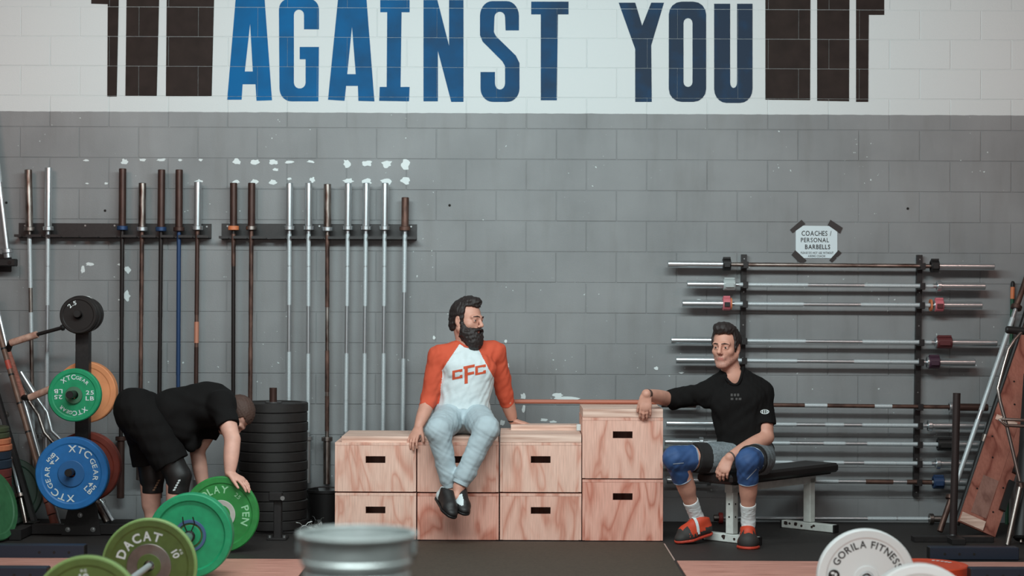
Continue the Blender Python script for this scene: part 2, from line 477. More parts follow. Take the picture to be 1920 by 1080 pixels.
LET = {
 'A': ([(426,187),(442,-4),(496,-4),(510,188),(481,189),(479,158),(455,158),(453,187)], [(469,45),(474,134),(459,134)]),
 'G': ([(598,55)]+arc(580,18,18,20,0,90)+arc(541,18,18,20,90,180)+arc(546,166,22,24,180,270)+[(597,190),(598,88),(562,88),(562,111),(573,111)]
       +arc(562,155,11,11,360,180)+arc(560.5,28,9.5,10,180,0)+[(570,55)], None),
 'A2': ([(615,187),(634,-4),(687,-4),(702,190),(672,189),(671,161),(649,161),(646,189)], [(660,50),(667,139),(651,139)]),
 'I': ([(713,0),(768,0),(768,23),(753,23),(751,163),(768,163),(767,190),(711,189),(712,163),(725,163),(726,23),(713,23)], None),
 'N': ([(794,0),(820,0),(842,86),(842,0),(869,0),(869,191),(846,191),(821,95),(821,190),(794,190)], None),
 'S': ([(973,57)]+arc(950,30,23,28,0,90)+arc(923,30,23,28,90,180)+[(900,66),(905,78),(942,115),(947,124)]
       +arc(937.5,156,9.5,12,360,180)+[(928,135),(901,135)]+arc(924,166,23,25,180,270)+arc(951,166,23,25,270,360)
       +[(974,118),(967,104),(930,68),(926,60)]+arc(937,32,10,10,180,0)+[(948,57)], None),
 'T': ([(996,3),(1066,3),(1066,27),(1046,27),(1044,188),(1014,188),(1014,27),(996,27)], None),
 'Y': ([(1160,5),(1191,5),(1204,48),(1221,5),(1245,5),(1221,85),(1222,191),(1191,191),(1191,92)], None),
 'O': (arc(1300,27,24,24,0,90,4)+arc(1278,27,24,24,90,180,4)+arc(1278,167,24,24,180,270,4)+arc(1300,167,24,24,270,360,4),
       arc(1290,43,8.5,9,0,180,6)+arc(1290,154,8.5,9,180,360,6)),
 'U': ([(1339,7),(1369,7)]+arc(1375.5,155,6.5,10,180,360,6)+[(1382,7),(1411,7)]+arc(1388,167,23,26,0,-90,5)+arc(1362,167,23,26,-90,-180,5), None),
}
for k in LET:
    paint('painted_letter', LET[k][0], LET[k][1], M_BLUE)
for pts in ([(201,181),(219,181),(224,-60),(171,-60),(171,7),(202,8)], [(235,180),(294,180),(300,-60),(238,-60)], [(311,180),(397,180),(403,-60),(313,-60)],
            [(1435,187),(1519,188),(1520,-60),(1435,-60)], [(1532,189),(1592,190),(1593,-60),(1532,-60)],
            [(1605,191),(1628,191),(1629,28),(1658,28),(1658,-60),(1605,-60)]):
    paint('painted_stripe', pts, None, M_STRIPE)

# bare white patches where the grey paint has been knocked off
M_CHIP = mat('white_undercoat', (222, 230, 230), .7)
rc = random.Random(3)
CHIPY = -0.0050
def chip(px, py, w_, h_, n=13, jag=.5):
    pts = []
    for i in range(n):
        t = 2*math.pi*i/n; k = 1 - jag*rc.random()
        pts.append((px + math.cos(t)*w_/2*k, py + math.sin(t)*h_/2*k))
    global CHIPY
    CHIPY -= .00004
    c = at(px, py, CHIPY); vs = [c]+[at(x, y, CHIPY) for x, y in pts]
    MB().raw(vs, [(0, 1+(i+1) % n, 1+i) for i in range(n)]).build('paint_chip', M_CHIP, wall)
for (x, y, w_, h_) in [(234,303,16,14),(267,300,16,7),(302,300,22,8),(338,300,10,6),(376,300,12,6),(372,341,18,11),(162,301,14,5),(163,344,8,4),(199,344,10,5),
    (444,303,22,13),(478,304,22,12),(513,304,22,12),(517,318,13,8),(543,304,22,7),(582,303,20,7),(651,306,18,20),(688,306,26,14),(725,307,24,20),(760,309,22,22),
    (442,342,16,12),(477,341,18,14),(512,342,20,12),(543,335,12,7),(586,337,12,12),(653,340,24,15),(688,340,22,15),(724,340,26,16),(760,339,26,16),
    (155,506,10,18),(168,495,20,9),(240,506,16,20),(224,496,12,5),(238,555,15,26),(224,562,8,4),(162,559,26,10),
    (981,743,14,14),(982,766,8,20),(1046,741,26,12),(1063,747,54,12),(1020,787,16,8),(1037,791,20,6),(942,792,12,14),
    (1400,500,20,4),(1628,498,9,5),(1310,562,8,3),(884,573,5,9),(814,633,6,8),(948,640,6,8),(952,686,7,12),(1231,690,10,8),(1278,699,14,4)]:
    chip(x, y, w_, h_)
M_HOLE = mat('drill_hole', (30, 26, 25), .9)
for (x, y) in [(843,385),(1702,391),(12,380),(197,395)]:
    p = at(x, y, -0.005)
    MB().cyl(p, p+Vector((0, -.0012, 0)), .009, n=8).build('drill_hole', M_HOLE, wall)

# ------------------------------------------------------------------ floor
M_RUBBER = mat('black_rubber_floor', (44, 39, 37), .62, noise=(40, .35, 6), bump=(300, .2, .003))
floor = MB().box((0, -6.9, -0.05), (11.4, 14.2, 0.1)).build('floor', M_RUBBER)
tag(floor, 'black rubber gym floor along the block wall', 'floor', kind='structure')
M_LANE = mat('brown_rubber_mat', (69, 59, 49), .75, noise=(60, .3, 6), bump=(400, .2, .002))
ye = onz(900, 1017).y
xr = onz(1243, 1019).x; xl = onz(574, 1066).x
lane = MB().box(((xl+xr)/2, (ye-9.5)/2-0.0, 0.003), (xr-xl, abs(-9.5-ye), 0.006), None, .002)
lane = lane.build('center_mat', M_LANE)
tag(lane, 'worn brown rubber mat running out from under the plywood boxes', 'mat')
M_PLAT = mat('platform_wood', (212, 155, 140), .5, noise=(3, .30, 6, (1.2, 26, 1), (162, 106, 92)))
yp = onz(900, 1052).y
def platform(label, x0, x1):
    t = thing('lifting_platform', label, 'platform', ((x0+x1)/2, yp, 0))
    y = 0; i = 0
    while y < 4.2:
        MB().box((0, -y-0.6, 0.004), (x1-x0-.004, 1.196, 0.008), None, .001).build('wood_panel', M_PLAT, t)
        y += 1.2; i += 1
platform('pink-toned wood lifting platform under the green bumper plates', xl-2.9, xl-.004)
platform('pink-toned wood lifting platform under the white bumper plates', xr+.012, xr+2.9)
M_LINE = mat('pale_mat_edge', (176, 150, 140), .7)
p0 = onz(1242, 1021); p1 = onz(1262, 1051)
tag(MB().box((xr+.004, (p0.y+p1.y)/2, .0032), (.008, abs(p1.y-p0.y), .0064)).build('edge_strip', M_LINE), 'thin pale strip along the edge of the brown mat beside the bench', 'edge strip')
# ------------------------------------------------------------------ shared materials
M_CHROME = mat('chrome', (214, 221, 224), .28, .88)
M_KNURL = mat('knurled_steel', (204, 213, 216), .5, .45, noise=(300, .25, 2))
M_STEEL = mat('bright_steel', (200, 205, 208), .32, .85)
M_WORN = mat('worn_steel', (172, 166, 160), .35, 1.0, noise=(30, .5, 5, (1, 1, .25), (96, 74, 66)))
M_RUST = mat('rusty_steel', (112, 84, 74), .5, .6, noise=(34, .45, 5, (1, 1, .3), (58, 42, 38)))
M_BROWN = mat('brown_oxide', (78, 56, 50), .42, .5, noise=(25, .3, 4, (1, 1, .3)))
M_BLKOX = mat('black_oxide', (44, 38, 37), .42, .5)
M_BLUESH = mat('blue_coating', (40, 66, 104), .45, .3)
M_ORANGE = mat('orange_ring', (206, 120, 78), .5)
M_COPPER = mat('copper_tape', (196, 132, 108), .45, .2)
M_BLACKST = mat('black_powder_coat', (34, 30, 30), .45, noise=(60, .3, 4))
M_BLACKPL = mat('black_plastic', (26, 24, 24), .5)
M_NAVY = mat('navy_powder_coat', (34, 42, 56), .45)
M_BOLT = mat('zinc_bolt', (170, 172, 172), .35, .9)
M_BUMP = mat('black_bumper_rubber', (33, 29, 28), .55, noise=(30, .25, 4))
M_WHITEINK = mat('white_print', (214, 222, 222), .6)
M_BLACKINK = mat('black_print', (30, 26, 26), .6)

# ------------------------------------------------------------------ barbells
def barbell(p0, p1, label, group=None, sl0=.415, sl1=.415, m_sl=None, m_sh=None, m_kn=None, ring0=None, ring1=None,
            knurl=(( .02, .42), (.58, .98)), rs=.025, rsh=.0138, name='barbell', extra=()):
    m_sl = m_sl or M_CHROME; m_sh = m_sh or M_STEEL; ring0 = ring0 or m_sl; ring1 = ring1 or m_sl
    t, L = axis_thing(name, label, 'barbell', p0, p1, group)
    a, b = sl0, L-sl1
    MB().cyl((0, 0, a), (0, 0, b), rsh, n=14).build('shaft', m_sh, t)
    for i, (k0, k1) in enumerate(knurl):
        MB().cyl((0, 0, a+(b-a)*k0), (0, 0, a+(b-a)*k1), rsh+.0011, n=14).build('knurling', m_kn or M_KNURL, t)
    for (z0, z1, mm, zr, rr) in ((0, a, m_sl, a, ring0), (b, L, m_sl, b, ring1)):
        s = MB().lathe((0, 0, z0), (0, 0, 1), [(0, 0), (rs-.003, 0), (rs, .003), (rs, z1-z0-.003), (rs-.003, z1-z0), (0, z1-z0)], n=18)
        s.build('sleeve', mm, t)
        dz = -.012 if zr == a else .012
        MB().lathe((0, 0, zr+dz-.014), (0, 0, 1), [(rs, 0), (.035, 0), (.037, .003), (.037, .025), (.035, .028), (rs, .028)], n=18).build('collar', rr, t)
    for (k0, k1, mm, lab) in extra:
        o = MB().cyl((0, 0, a+(b-a)*k0), (0, 0, a+(b-a)*k1), rsh+.0025, n=14).build('tape_band', mm, t)
        o['label'] = lab
    return t

G_UP = 'barbells hanging upright in the wall racks'
L_CHR = 'chrome barbell with pale knurled shaft hanging in the rack over the black plate stack'
UP = [ # x_top, y_top, x_bot, y_bot, sleeve px, kind, label
 (53, 318, 64, 930, 115, 'worn', 'worn steel barbell with scuffed sleeve at the end of the rack behind the plate tree'),
 (91, 314, 86, 930, 118, 'chrome', 'long chrome barbell hanging in the rack behind the plate tree'),
 (230, 316, 226, 934, 115, 'brownblk', 'long dark brown barbell with black shaft next to an empty stretch of rack'),
 (267, 343, 262, 900, 90, 'wornrust', 'shorter barbell with pale worn sleeve and rusty shaft between two dark brown barbells'),
 (303, 318, 297, 934, 115, 'brownblk', 'long dark brown barbell with black shaft beside the blue-shafted barbell'),
 (336, 318, 333, 934, 115, 'brownblue', 'dark brown barbell with a blue shaft'),
 (371, 341, 366, 900, 90, 'chromerust', 'barbell with chrome sleeve and rusty shaft wrapped in a copper band'),
 (438, 343, 437, 900, 88, 'brownorange', 'dark brown barbell with an orange ring at its collar'),
 (472, 343, 468, 900, 88, 'rust', 'rusty brown barbell behind the bending man, beside the orange-ringed one'),
 (543, 343, 541, 900, 88, 'chrome2', L_CHR),
 (579, 343, 577, 906, 88, 'chrome2', L_CHR),
 (614, 345, 613, 908, 88, 'wornrust2', 'barbell with worn brown sleeve and rusty shaft among the chrome ones'),
 (653, 343, 647, 905, 88, 'chrome2', L_CHR),
 (687, 343, 681, 905, 88, 'chrome2', L_CHR),
 (722, 343, 717, 905, 88, 'chrome2', L_CHR),
 (760, 370, 754, 882, 62, 'short', 'short barbell with rusty sleeve and bright shaft at the end of the rack'),
]
YB = -0.085
for (xt, yt, xb, yb, sp, kind, lab) in UP:
    pt = at(xt, yt, YB); pb = at(xb, yb, YB)
    sl = sp/scl(YB)
    kw = dict(sl0=sl, sl1=sl)
    if kind == 'worn': kw.update(m_sl=M_WORN, m_sh=M_WORN, m_kn=M_KNURL, knurl=((.03, .2), (.5, .6), (.72, .97)))
    elif kind in ('chrome', 'chrome2'): kw.update(knurl=((.02, .17), (.172, .40), (.63, .82), (.824, .98)))
    elif kind == 'brownblk': kw.update(m_sl=M_BROWN, m_sh=M_BLKOX, m_kn=M_BLKOX, ring1=M_BLUESH)
    elif kind == 'wornrust': kw.update(m_sl=M_WORN, m_sh=M_RUST, m_kn=M_RUST, ring1=M_STEEL)
    elif kind == 'brownblue': kw.update(m_sl=M_BROWN, m_sh=M_BLUESH, m_kn=M_BLUESH, knurl=((.3, .97),))
    elif kind == 'chromerust': kw.update(m_sl=M_CHROME, m_sh=M_RUST, m_kn=M_BROWN, extra=((.44, .545, M_COPPER, 'copper coloured band'),))
    elif kind == 'brownorange': kw.update(m_sl=M_BROWN, m_sh=M_BLKOX, m_kn=M_RUST, ring1=M_ORANGE, knurl=((.82, .98),))
    elif kind == 'rust': kw.update(m_sl=M_BROWN, m_sh=M_RUST, m_kn=M_RUST, ring1=M_WORN)
    elif kind == 'wornrust2': kw.update(m_sl=M_WORN, m_sh=M_WORN, m_kn=M_RUST, ring1=M_STEEL, knurl=((.03, .2), (.22, .42), (.63, .98)))
    elif kind == 'short': kw.update(m_sl=M_RUST, m_sh=M_STEEL, m_kn=M_KNURL, ring1=M_RUST, rsh=.0145, knurl=((.02, .38), (.70, .98)))
    barbell(pb, pt, lab, G_UP, **kw)

def gun_rack(x0, x1, ytop, ybot, label, slots, bolts):
    a = at(x0, ytop, 0); b = at(x1, ytop, 0); zb = at((x0+x1)/2, ybot, 0).z; zt = (a.z+b.z)/2
    t = thing('barbell_wall_rack', label, 'barbell rack', ((a.x+b.x)/2, -.006, zb))
    w_ = b.x-a.x
    MB().box((0, -.001, (zt-zb)/2), (w_, .006, zt-zb), None, .001).build('back_plate', M_BLACKST, t)
    lip = MB()
    # a lip with notches: teeth between the slots
    sx = [at(x, ytop, 0).x-(a.x+b.x)/2 for x in slots]
    edges = [-w_/2] + [e for s in sx for e in (s-.0165, s+.0165)] + [w_/2]
    MB().box((0, -.032, .006), (w_, .056, .005)).build('shelf_lip', M_BLACKST, t)
    for i in range(0, len(edges), 2):
        if edges[i+1]-edges[i] < .01: continue
        c = (edges[i]+edges[i+1])/2
        MB().box((c, -.088, .006), (edges[i+1]-edges[i], .062, .005), None, .001).build('hook_tooth', M_BLACKST, t)
        MB().box((c, -.118, .012), (edges[i+1]-edges[i], .004, .017)).build('tooth_tip', M_BLACKST, t)
    for (x, y) in bolts:
        p = at(x, y, -.008); MB().cyl((p.x-t.location.x, -.0, p.z-zb), (p.x-t.location.x, -.008, p.z-zb), .006, n=8).build('bolt', M_BOLT, t)
gun_rack(36, 397, 419, 447, 'black notched steel rack plate on the wall behind the plate tree',
         [53, 91, 126, 160, 196, 230, 267, 303, 336, 371], [(160, 423), (215, 423), (47, 423), (388, 425)])
gun_rack(416, 782, 420, 450, 'black notched steel rack plate on the wall holding mostly chrome barbells',
         [438, 472, 508, 543, 579, 614, 653, 687, 722, 760], [(427, 424), (599, 424), (771, 425)])

# ------------------------------------------------------------------ horizontal barbells on the wall uprights
YH = -0.115
M_PINK = mat('pink_plastic', (205, 110, 120), .5); M_DRED = mat('dark_red_plastic', (92, 40, 42), .5)
M_DPUR = mat('dark_purple_plastic', (66, 40, 56), .5); M_DBLUE = mat('dark_blue_plastic', (36, 58, 92), .5)
M_CLEAR = mat('pale_clear_plastic', (176, 184, 184), .25)
M_GREYRING = mat('grey_ring', (150, 140, 132), .5)
HB = [ # xl, yl, xr, yr, sleeve px, knurl, label
 (1252, 495, 1864, 500, 115, 'worn', 'worn steel barbell with black clips on the highest rung of the wall uprights'),
 (1288, 533, 1847, 537, 90, 'ch', 'chrome barbell with a clear clip, racked just under the topmost one'),
 (1279, 569, 1841, 573, 90, 'ch', 'chrome barbell with pink clips and orange rings'),
 (1258, 638, 1869, 643, 115, 'ch', 'chrome barbell with dark red clips racked behind the sitting man\'s head'),
 (1267, 675, 1828, 680, 90, 'ch', 'chrome barbell with a purple clip racked behind the sitting man\'s chin'),
 (1240, 757, 1852, 764, 72, 'rust', 'rusty dark barbell with two bright patches on its shaft'),
 (1249, 794, 1845, 799, 105, 'ch3', 'chrome barbell with a narrow grey collar racked under the rusty one'),
 (1246, 829, 1842, 834, 72, 'ch3', 'chrome barbell with black clip racked behind the bench'),
 (1246, 865, 1842, 870, 87, 'ch3', 'chrome barbell without a clip racked level with the bench pad'),
 (1250, 900, 1842, 905, 82, 'ch4', 'barbell with blue clip on the lowest rung of the wall uprights'),
]
hbars = []
for (xl_, yl_, xr_, yr_, sp, kn, lab) in HB:
    a = at(xl_, yl_, YH); b = at(xr_, yr_, YH); sl = sp/scl(YH)
    kw = dict(sl0=sl, sl1=sl)
    if kn == 'worn': kw.update(m_sh=M_WORN, m_kn=M_WORN, ring0=M_GREYRING, ring1=M_GREYRING, knurl=((.02, .38), (.46, .58), (.7, .98)))
    elif kn == 'ch': kw.update(knurl=((.02, .18), (.182, .36), (.64, .82), (.822, .98)))
    elif kn == 'ch3': kw.update(knurl=((.02, .36), (.5, .59), (.68, .82), (.822, .98)))
    elif kn == 'ch4': kw.update(m_sh=M_STEEL, knurl=((.02, .3), (.46, .56)), extra=((.68, .8, M_RUST, 'rust patch'), (.86, .97, M_RUST, 'rust patch')))
    elif kn == 'rust': kw.update(m_sl=M_BROWN, m_sh=M_RUST, m_kn=M_KNURL, ring0=M_STEEL, ring1=M_STEEL, knurl=((.42, .51), (.70, .77)))
    hbars.append((barbell(a, b, lab, 'barbells racked level on the wall uprights', **kw), a, b))

def upright(px, py0, px1, py1, label, hooks):
    a = at(px, py0, -.03); b = at(px1, py1, -.03)
    t = thing('rack_upright', label, 'rack upright', (b.x, 0, b.z))
    sh = a.x-b.x; H_ = a.z-b.z
    MB().prism([(-.018, -.045, 0), (.018, -.045, 0), (.018+sh, -.045, H_), (-.018+sh, -.045, H_)], (0, .04, 0)).build('post', M_BLACKST, t)
    n = 22
    for i in range(n):
        z = .03+(H_-.06)*i/(n-1)
        x = sh*z/H_
        MB().cyl((x, -.0445, z), (x, -.047, z), .0045, n=8).build('bolt' if i % 3 == 0 else 'hole_rim', M_BOLT if i % 3 == 0 else M_BLKOX, t)
    for (_, pa, pb) in hbars:
        k = (a.x-pa.x)/(pb.x-pa.x); z = pa.z+(pb.z-pa.z)*k - b.z
        x = sh*z/H_
        m = MB()
        m.box((x, -.085, z-.020), (.034, .085, .010), None, .001)
        m.box((x, -.142, z-.002), (.034, .008, .044), None, .001)
        m.box((x, -.052, z-.012), (.034, .012, .03), None, .001)
        m.build('hook', M_BLACKST, t)
    return t
upright(1395, 477, 1388, 927, 'black steel wall upright with barbell hooks behind the sitting man', hbars)
upright(1724, 478, 1717, 931, 'black steel wall upright with barbell hooks beside the leaning plywood', hbars)

def clip(bar, px, label, m, w_px=20, r=.043, m2=None):
    t, a, b = bar
    k = (at(px, 600, YH).x-a.x)/(b.x-a.x)
    c = a.lerp(b, k); d = (b-a).normalized(); hw = w_px/2/scl(YH)
    o = thing('barbell_clip', label, 'barbell clip', c)
    MB().lathe(-d*hw, d, [(.0255, 0), (r-.004, 0), (r, .004), (r, 2*hw-.004), (r-.004, 2*hw), (.0255, 2*hw), (.0255, 0)], n=14).build('ring_body', m, o)
    MB().box(Vector((0, -r, -.004)), (2*hw*.72, .012, .03), None, .002).build('latch', m2 or m, o)
    MB().box(Vector((0, -.012, r)), (2*hw*.9, .03, .014), None, .002).build('hinge', m, o)
clip(hbars[0], 1362, 'black clip on the topmost racked barbell, next to the upright behind the sitting man', M_BLACKPL, 15)
clip(hbars[0], 1752, 'black clip on the topmost racked barbell, next to the upright by the leaning plywood', M_BLACKPL, 15)
clip(hbars[1], 1367, 'clear pale clip on the chrome barbell second from the top', M_CLEAR, 22, .04)
clip(hbars[2], 1362, 'pink clip on the racked barbell, at the end above the sitting man', M_PINK, 14, .046, M_BLACKPL)
clip(hbars[2], 1760, 'pink clip on the racked barbell, at the end near the leaning plywood', M_PINK, 16, .044, M_DRED)
clip(hbars[3], 1770, 'dark red clip on a racked barbell', M_DRED, 28, .042)
clip(hbars[4], 1751, 'dark purple clip on a racked barbell', M_DPUR, 20, .044)
clip(hbars[7], 1772, 'black clip on the racked barbell behind the black pole', M_BLACKPL, 28, .042)
clip(hbars[9], 1760, 'blue clip on the lowest racked barbell', M_DBLUE, 20, .044)
for px in (1370, 1745):
    t, a, b = hbars[2]
    k = (at(px, 600, YH).x-a.x)/(b.x-a.x); c = a.lerp(b, k); d = (b-a).normalized()
    o = MB().lathe(-d*.006, d, [(.0255, 0), (.041, 0), (.041, .012), (.0255, .012), (.0255, 0)], n=16).build('orange_washer', M_ORANGE)
    o.location = c; tag(o, 'orange ring on the barbell with the pink clips, ' + ('by the sitting man' if px < 1500 else 'by the leaning plywood'), 'ring')

# taped paper sign
t = thing('paper_sign', 'white paper sign about coaches\' barbells held to the wall with black tape', 'sign', at(1531, 490, -.008))
M_PAPER = mat('white_paper', (216, 228, 232), .8)
O = t.location
def loc(px, py, Y): return at(px, py, Y)-O
MB().prism([loc(x, y, -.008) for x, y in [(1492, 423), (1570, 424), (1570, 484), (1492, 484)]], (0, .0012, 0)).build('sheet', M_PAPER, t)
M_TAPE = mat('black_gaffer_tape', (44, 36, 35), .55)
for pts in ([(1481, 431), (1503, 412), (1510, 420), (1486, 437)], [(1557, 412), (1580, 427), (1575, 438), (1552, 422)],
            [(1491, 469), (1512, 488), (1506, 494), (1497, 491), (1484, 478)], [(1572, 469), (1578, 474), (1560, 492), (1555, 488)]):
    MB().prism([loc(x, y, -.0095) for x, y in pts], (0, .001, 0)).build('tape_strip', M_TAPE, t)
ink = MB()
def sline(s, cx, by, size_px, sx=1.0, space=.12, sl=0.0, bold=.012):
    s1 = scl(0)
    text_flat(ink, s, lambda u, v: loc(cx, by, -.0098)+Vector((u, 0, v+u*sl)), size_px/s1, sx, space, bold)
sline('COACHES /', 1531, 442, 13, .78, .10)
sline('PERSONAL', 1528, 454, 11.5, .85, .14)
sline('BARBELLS', 1533, 467, 12, .82, .10, bold=.02)
sline('PLEASE DO NOT USE WITHOUT', 1532, 476, 5.6, .72, .09)
sline('ASKING COACH!', 1531, 482, 5.6, .72, .09)
ink.build('handwriting', M_BLACKINK, t)

# ------------------------------------------------------------------ plywood boxes
PLY = [plywood('plywood_%s' % n, b, d, s) for n, b, d, s in (
    ('pale', (242, 200, 182), (222, 162, 142), 1), ('pink', (240, 192, 174), (212, 146, 126), 2), ('warm', (238, 180, 162), (202, 126, 106), 3))]
M_EDGE = mat('plywood_edge', (205, 168, 150), .7, noise=(14, .25, 4, (1, 1, 12)))
YF = -1.01
def plyo(x0, x1, y0, y1, label, pm, depth=.55, group='stacked plywood boxes', slot=True, name='plyo_box'):
    a = at(x0, y0, YF); b = at(x1, y1, YF)
    w_ = b.x-a.x; h_ = a.z-b.z; th = .018
    t = thing(name, label, 'box', ((a.x+b.x)/2, YF+depth/2, b.z), group)
    f = -depth/2
    sl_w, sl_h = 37/scl(YF), 13/scl(YF)
    sz = h_*.60 if slot else 0
    iw = w_-2*th; ih = h_-th
    m = MB()
    if slot:
        zc = h_ - 32/scl(YF)
        m.box((0, f+.010, (zc-sl_h/2)/2), (iw, th, zc-sl_h/2))
        m.box((0, f+.010, (zc+sl_h/2+ih)/2), (iw, th, ih-zc-sl_h/2))
        for s in (-1, 1):
            m.box((s*(sl_w/2+iw/2)/2, f+.010, zc), (iw/2-sl_w/2, th, sl_h))
    m.build('front_panel', pm, t)
    for s in (-1, 1):
        MB().box((s*(w_/2-th/2), 0, ih/2), (th-.0006, depth, ih-.001), None, .001).build('side_panel', M_EDGE if False else pm, t)
    MB().box((0, 0, h_-th/2), (w_, depth, th-.0008), None, .001).build('top_panel', pm, t)
    MB().box((0, .0, th/2), (iw, depth-.045, th)).build('bottom_panel', pm, t)
    MB().box((0, depth/2-.010, ih/2), (iw, th, ih)).build('back_panel', pm, t)
    return t
plyo(628, 780, 924, 1012, 'lower plywood box at the end of the row beside the black plate stack', PLY[0])
plyo(628, 780, 829.5, 922, 'upper plywood box at the end of the row beside the black plate stack', PLY[0])
plyo(782.5, 935, 925, 1012.5, 'lower plywood box behind the bearded man\'s shoes', PLY[2])
plyo(782.5, 935, 829.5, 923, 'upper plywood box behind the bearded man\'s legs', PLY[1])
plyo(937.5, 1090, 925, 1013, 'lower plywood box between the bearded man\'s box and the taller boxes', PLY[1])
plyo(937.5, 1090, 829.5, 923, 'upper plywood box with a thick lid under the bearded man\'s watch hand', PLY[0])
plyo(1092, 1243, 899, 1014, 'tall lower plywood box beside the man in knee sleeves', PLY[2])
plyo(1092, 1243, 783, 897.5, 'tall upper plywood box under the leaning man\'s forearm', PLY[1])

M_LID = mat('lid_wood', (236, 206, 190), .6, noise=(2.5, .22, 5, (1, 22, 22), (188, 146, 128)))
def lid(pts_front, ytop_back, thick_px, label, Y0, Y1, skew=0.0, name='box_lid'):
    """board lying on a box: x0,x1 (px at the front), y px of its front top edge"""
    x0, x1, yt = pts_front
    a = at(x0, yt, Y0); b = at(x1, yt, Y0); th = thick_px/scl(Y0)
    t = MB().prism([(a.x, Y0, a.z-th), (b.x, Y0, a.z-th), (b.x+skew, Y1, a.z-th), (a.x+skew, Y1, a.z-th)], (0, 0, th)).build(name, M_LID)
    tag(t, label, 'board')
    return t
lid((641, 779, 818), 808, 11, 'loose wooden board on the end box, under the bearded man\'s hand', -.985, -.47)
lid((790, 934, 818.5), 808, 10.5, 'wooden lid board the bearded man sits on', -.985, -.47)
lid((938, 1090, 814), 800, 15, 'thick pale wooden lid on the box beside the bearded man\'s watch', -1.006, -.47)
lid((958, 1086, 797), 792, 9.5, 'second thin board lying at the back of the thick lid', -.66, -.49)
lid((1093, 1243, 766.5), 757, 16, 'thick wooden lid on the tall boxes under the leaning man\'s hand', -1.006, -.47)
M_DOWEL = mat('wooden_dowel', (186, 112, 90), .5, noise=(4, .3, 4, (1, 1, .2)))
a = at(944, 755, -.50); b = at(1246, 752, -.50)
zt = at(1168, 766.5, -1.006).z + .0142
t, Ld = axis_thing('wooden_rod', 'reddish wooden rod lying across the back of the tall boxes', 'rod', (a.x, -.5, zt), (b.x, -.5, zt))
MB().cyl((0, 0, .02), (0, 0, Ld-.02), .0142, n=14).build('rod_body', M_DOWEL, t)
MB().cyl((0, 0, 0), (0, 0, .02), .0142, n=14).cyl((0, 0, Ld-.02), (0, 0, Ld), .0142, n=14).build('rod_ends', M_DOWEL, t)
c = at(1087, 803, -.70)
tag(MB().box((c.x-.002, -.70, at(1000, 814, -1.006).z+.021), (.036, .05, .042), None, .004).build('chalk_block', mat('white_chalk', (222, 232, 232), .9)), 'small white chalk block on the lid beside the tall boxes', 'chalk block')

# ------------------------------------------------------------------ bumper plates
def bumper(c, axis, R, th, m_body, label, group=None, hub=None, hub_r=.05, texts=(), rim=True, up=(0, 0, 1), m_ink=None, recess=.006, m_rim=None, hole=.0258, hubraise=.0, name='bumper_plate'):
    """axis: the direction the printed face looks"""
    c = Vector(c); a = Vector(axis).normalized()
    t = thing(name, label, 'weight plate', c, group)
    h = th/2
    rr = R/.225
    prof = [(hole, -h), (.055*rr, -h), (.06*rr, -h+recess), (R*.80, -h+recess), (R*.84, -h), (R-.006, -h), (R, -h+.006), (R, h-.006), (R-.006, h), (R*.84, h), (R*.80, h-recess), (.06*rr, h-recess), (.055*rr, h), (hole, h), (hole, -h)]
    MB().lathe((0, 0, 0), a, prof, n=56).build('plate_body', m_body, t)
    if m_rim:
        MB().lathe((0, 0, 0), a, [(R-.010, h+.0006), (R-.004, h-.0008), (R+.0008, h-.005), (R+.0008, -h+.005)], n=56).build('rim_band', m_rim, t)
    if hub:
        MB().lathe((0, 0, 0), a, [(hole, h-recess+.001), (hub_r*.97, h+.002+hubraise), (hub_r, h+.001), (hub_r, h-recess)], n=36).build('hub_disc', hub, t)
        MB().lathe((0, 0, 0), a, [(hole, -h-.001), (hub_r, -h-.001), (hub_r, -h+recess)], n=36).build('hub_disc', hub, t)
    # text frame
    ey = Vector(up); ey = (ey-a*ey.dot(a)).normalized(); ex = ey.cross(a)
    for (s, rad, size, deg, sx, flip, bold) in texts:
        ink = MB()
        cc = a*((h-recess+.0012) if rad < R*.78 else (h+.0008))
        text_arc(ink, s, cc, ex, ey, rad, size, deg, sx, .13, flip, bold)
        ink.build('lettering', m_ink or M_WHITEINK, t)
    return t, a, ex, ey

# plate stack on a vertical post
cx, cy = at(511, 990, -.5).x, -.5
zt = at(511, 757, -.5-.2).z
n = 13; th = (zt-.012)/n
stk = 'black bumper plates stacked flat on the post'
for i in range(n):
    lab = 'black bumper plate stacked flat between other black plates on the post'
    if i == n-1: lab = 'topmost black bumper plate lying on the tall stack'
    if i == 0: lab = 'bottom black bumper plate of the tall stack'
    j = random.uniform(-.003, .003)
    bumper((cx+j, cy+j, .012+th*(i+.5)), (0, 0, 1), .224 + random.uniform(-.0015, .0015), th-.001, M_BUMP, lab, stk, hub=M_BOLT if i == n-1 else None, recess=.008)
t = thing('plate_post', 'brown steel post sticking up through the stack of black plates', 'post', (cx, cy, 0))
MB().cyl((0, 0, 0), (0, 0, at(511, 727, -.5).z), .0245, n=18).build('pipe', M_BROWN, t)
MB().box((0, 0, .006), (.40, .40, .011), None, .003).build('base_plate', M_BLACKST, t)

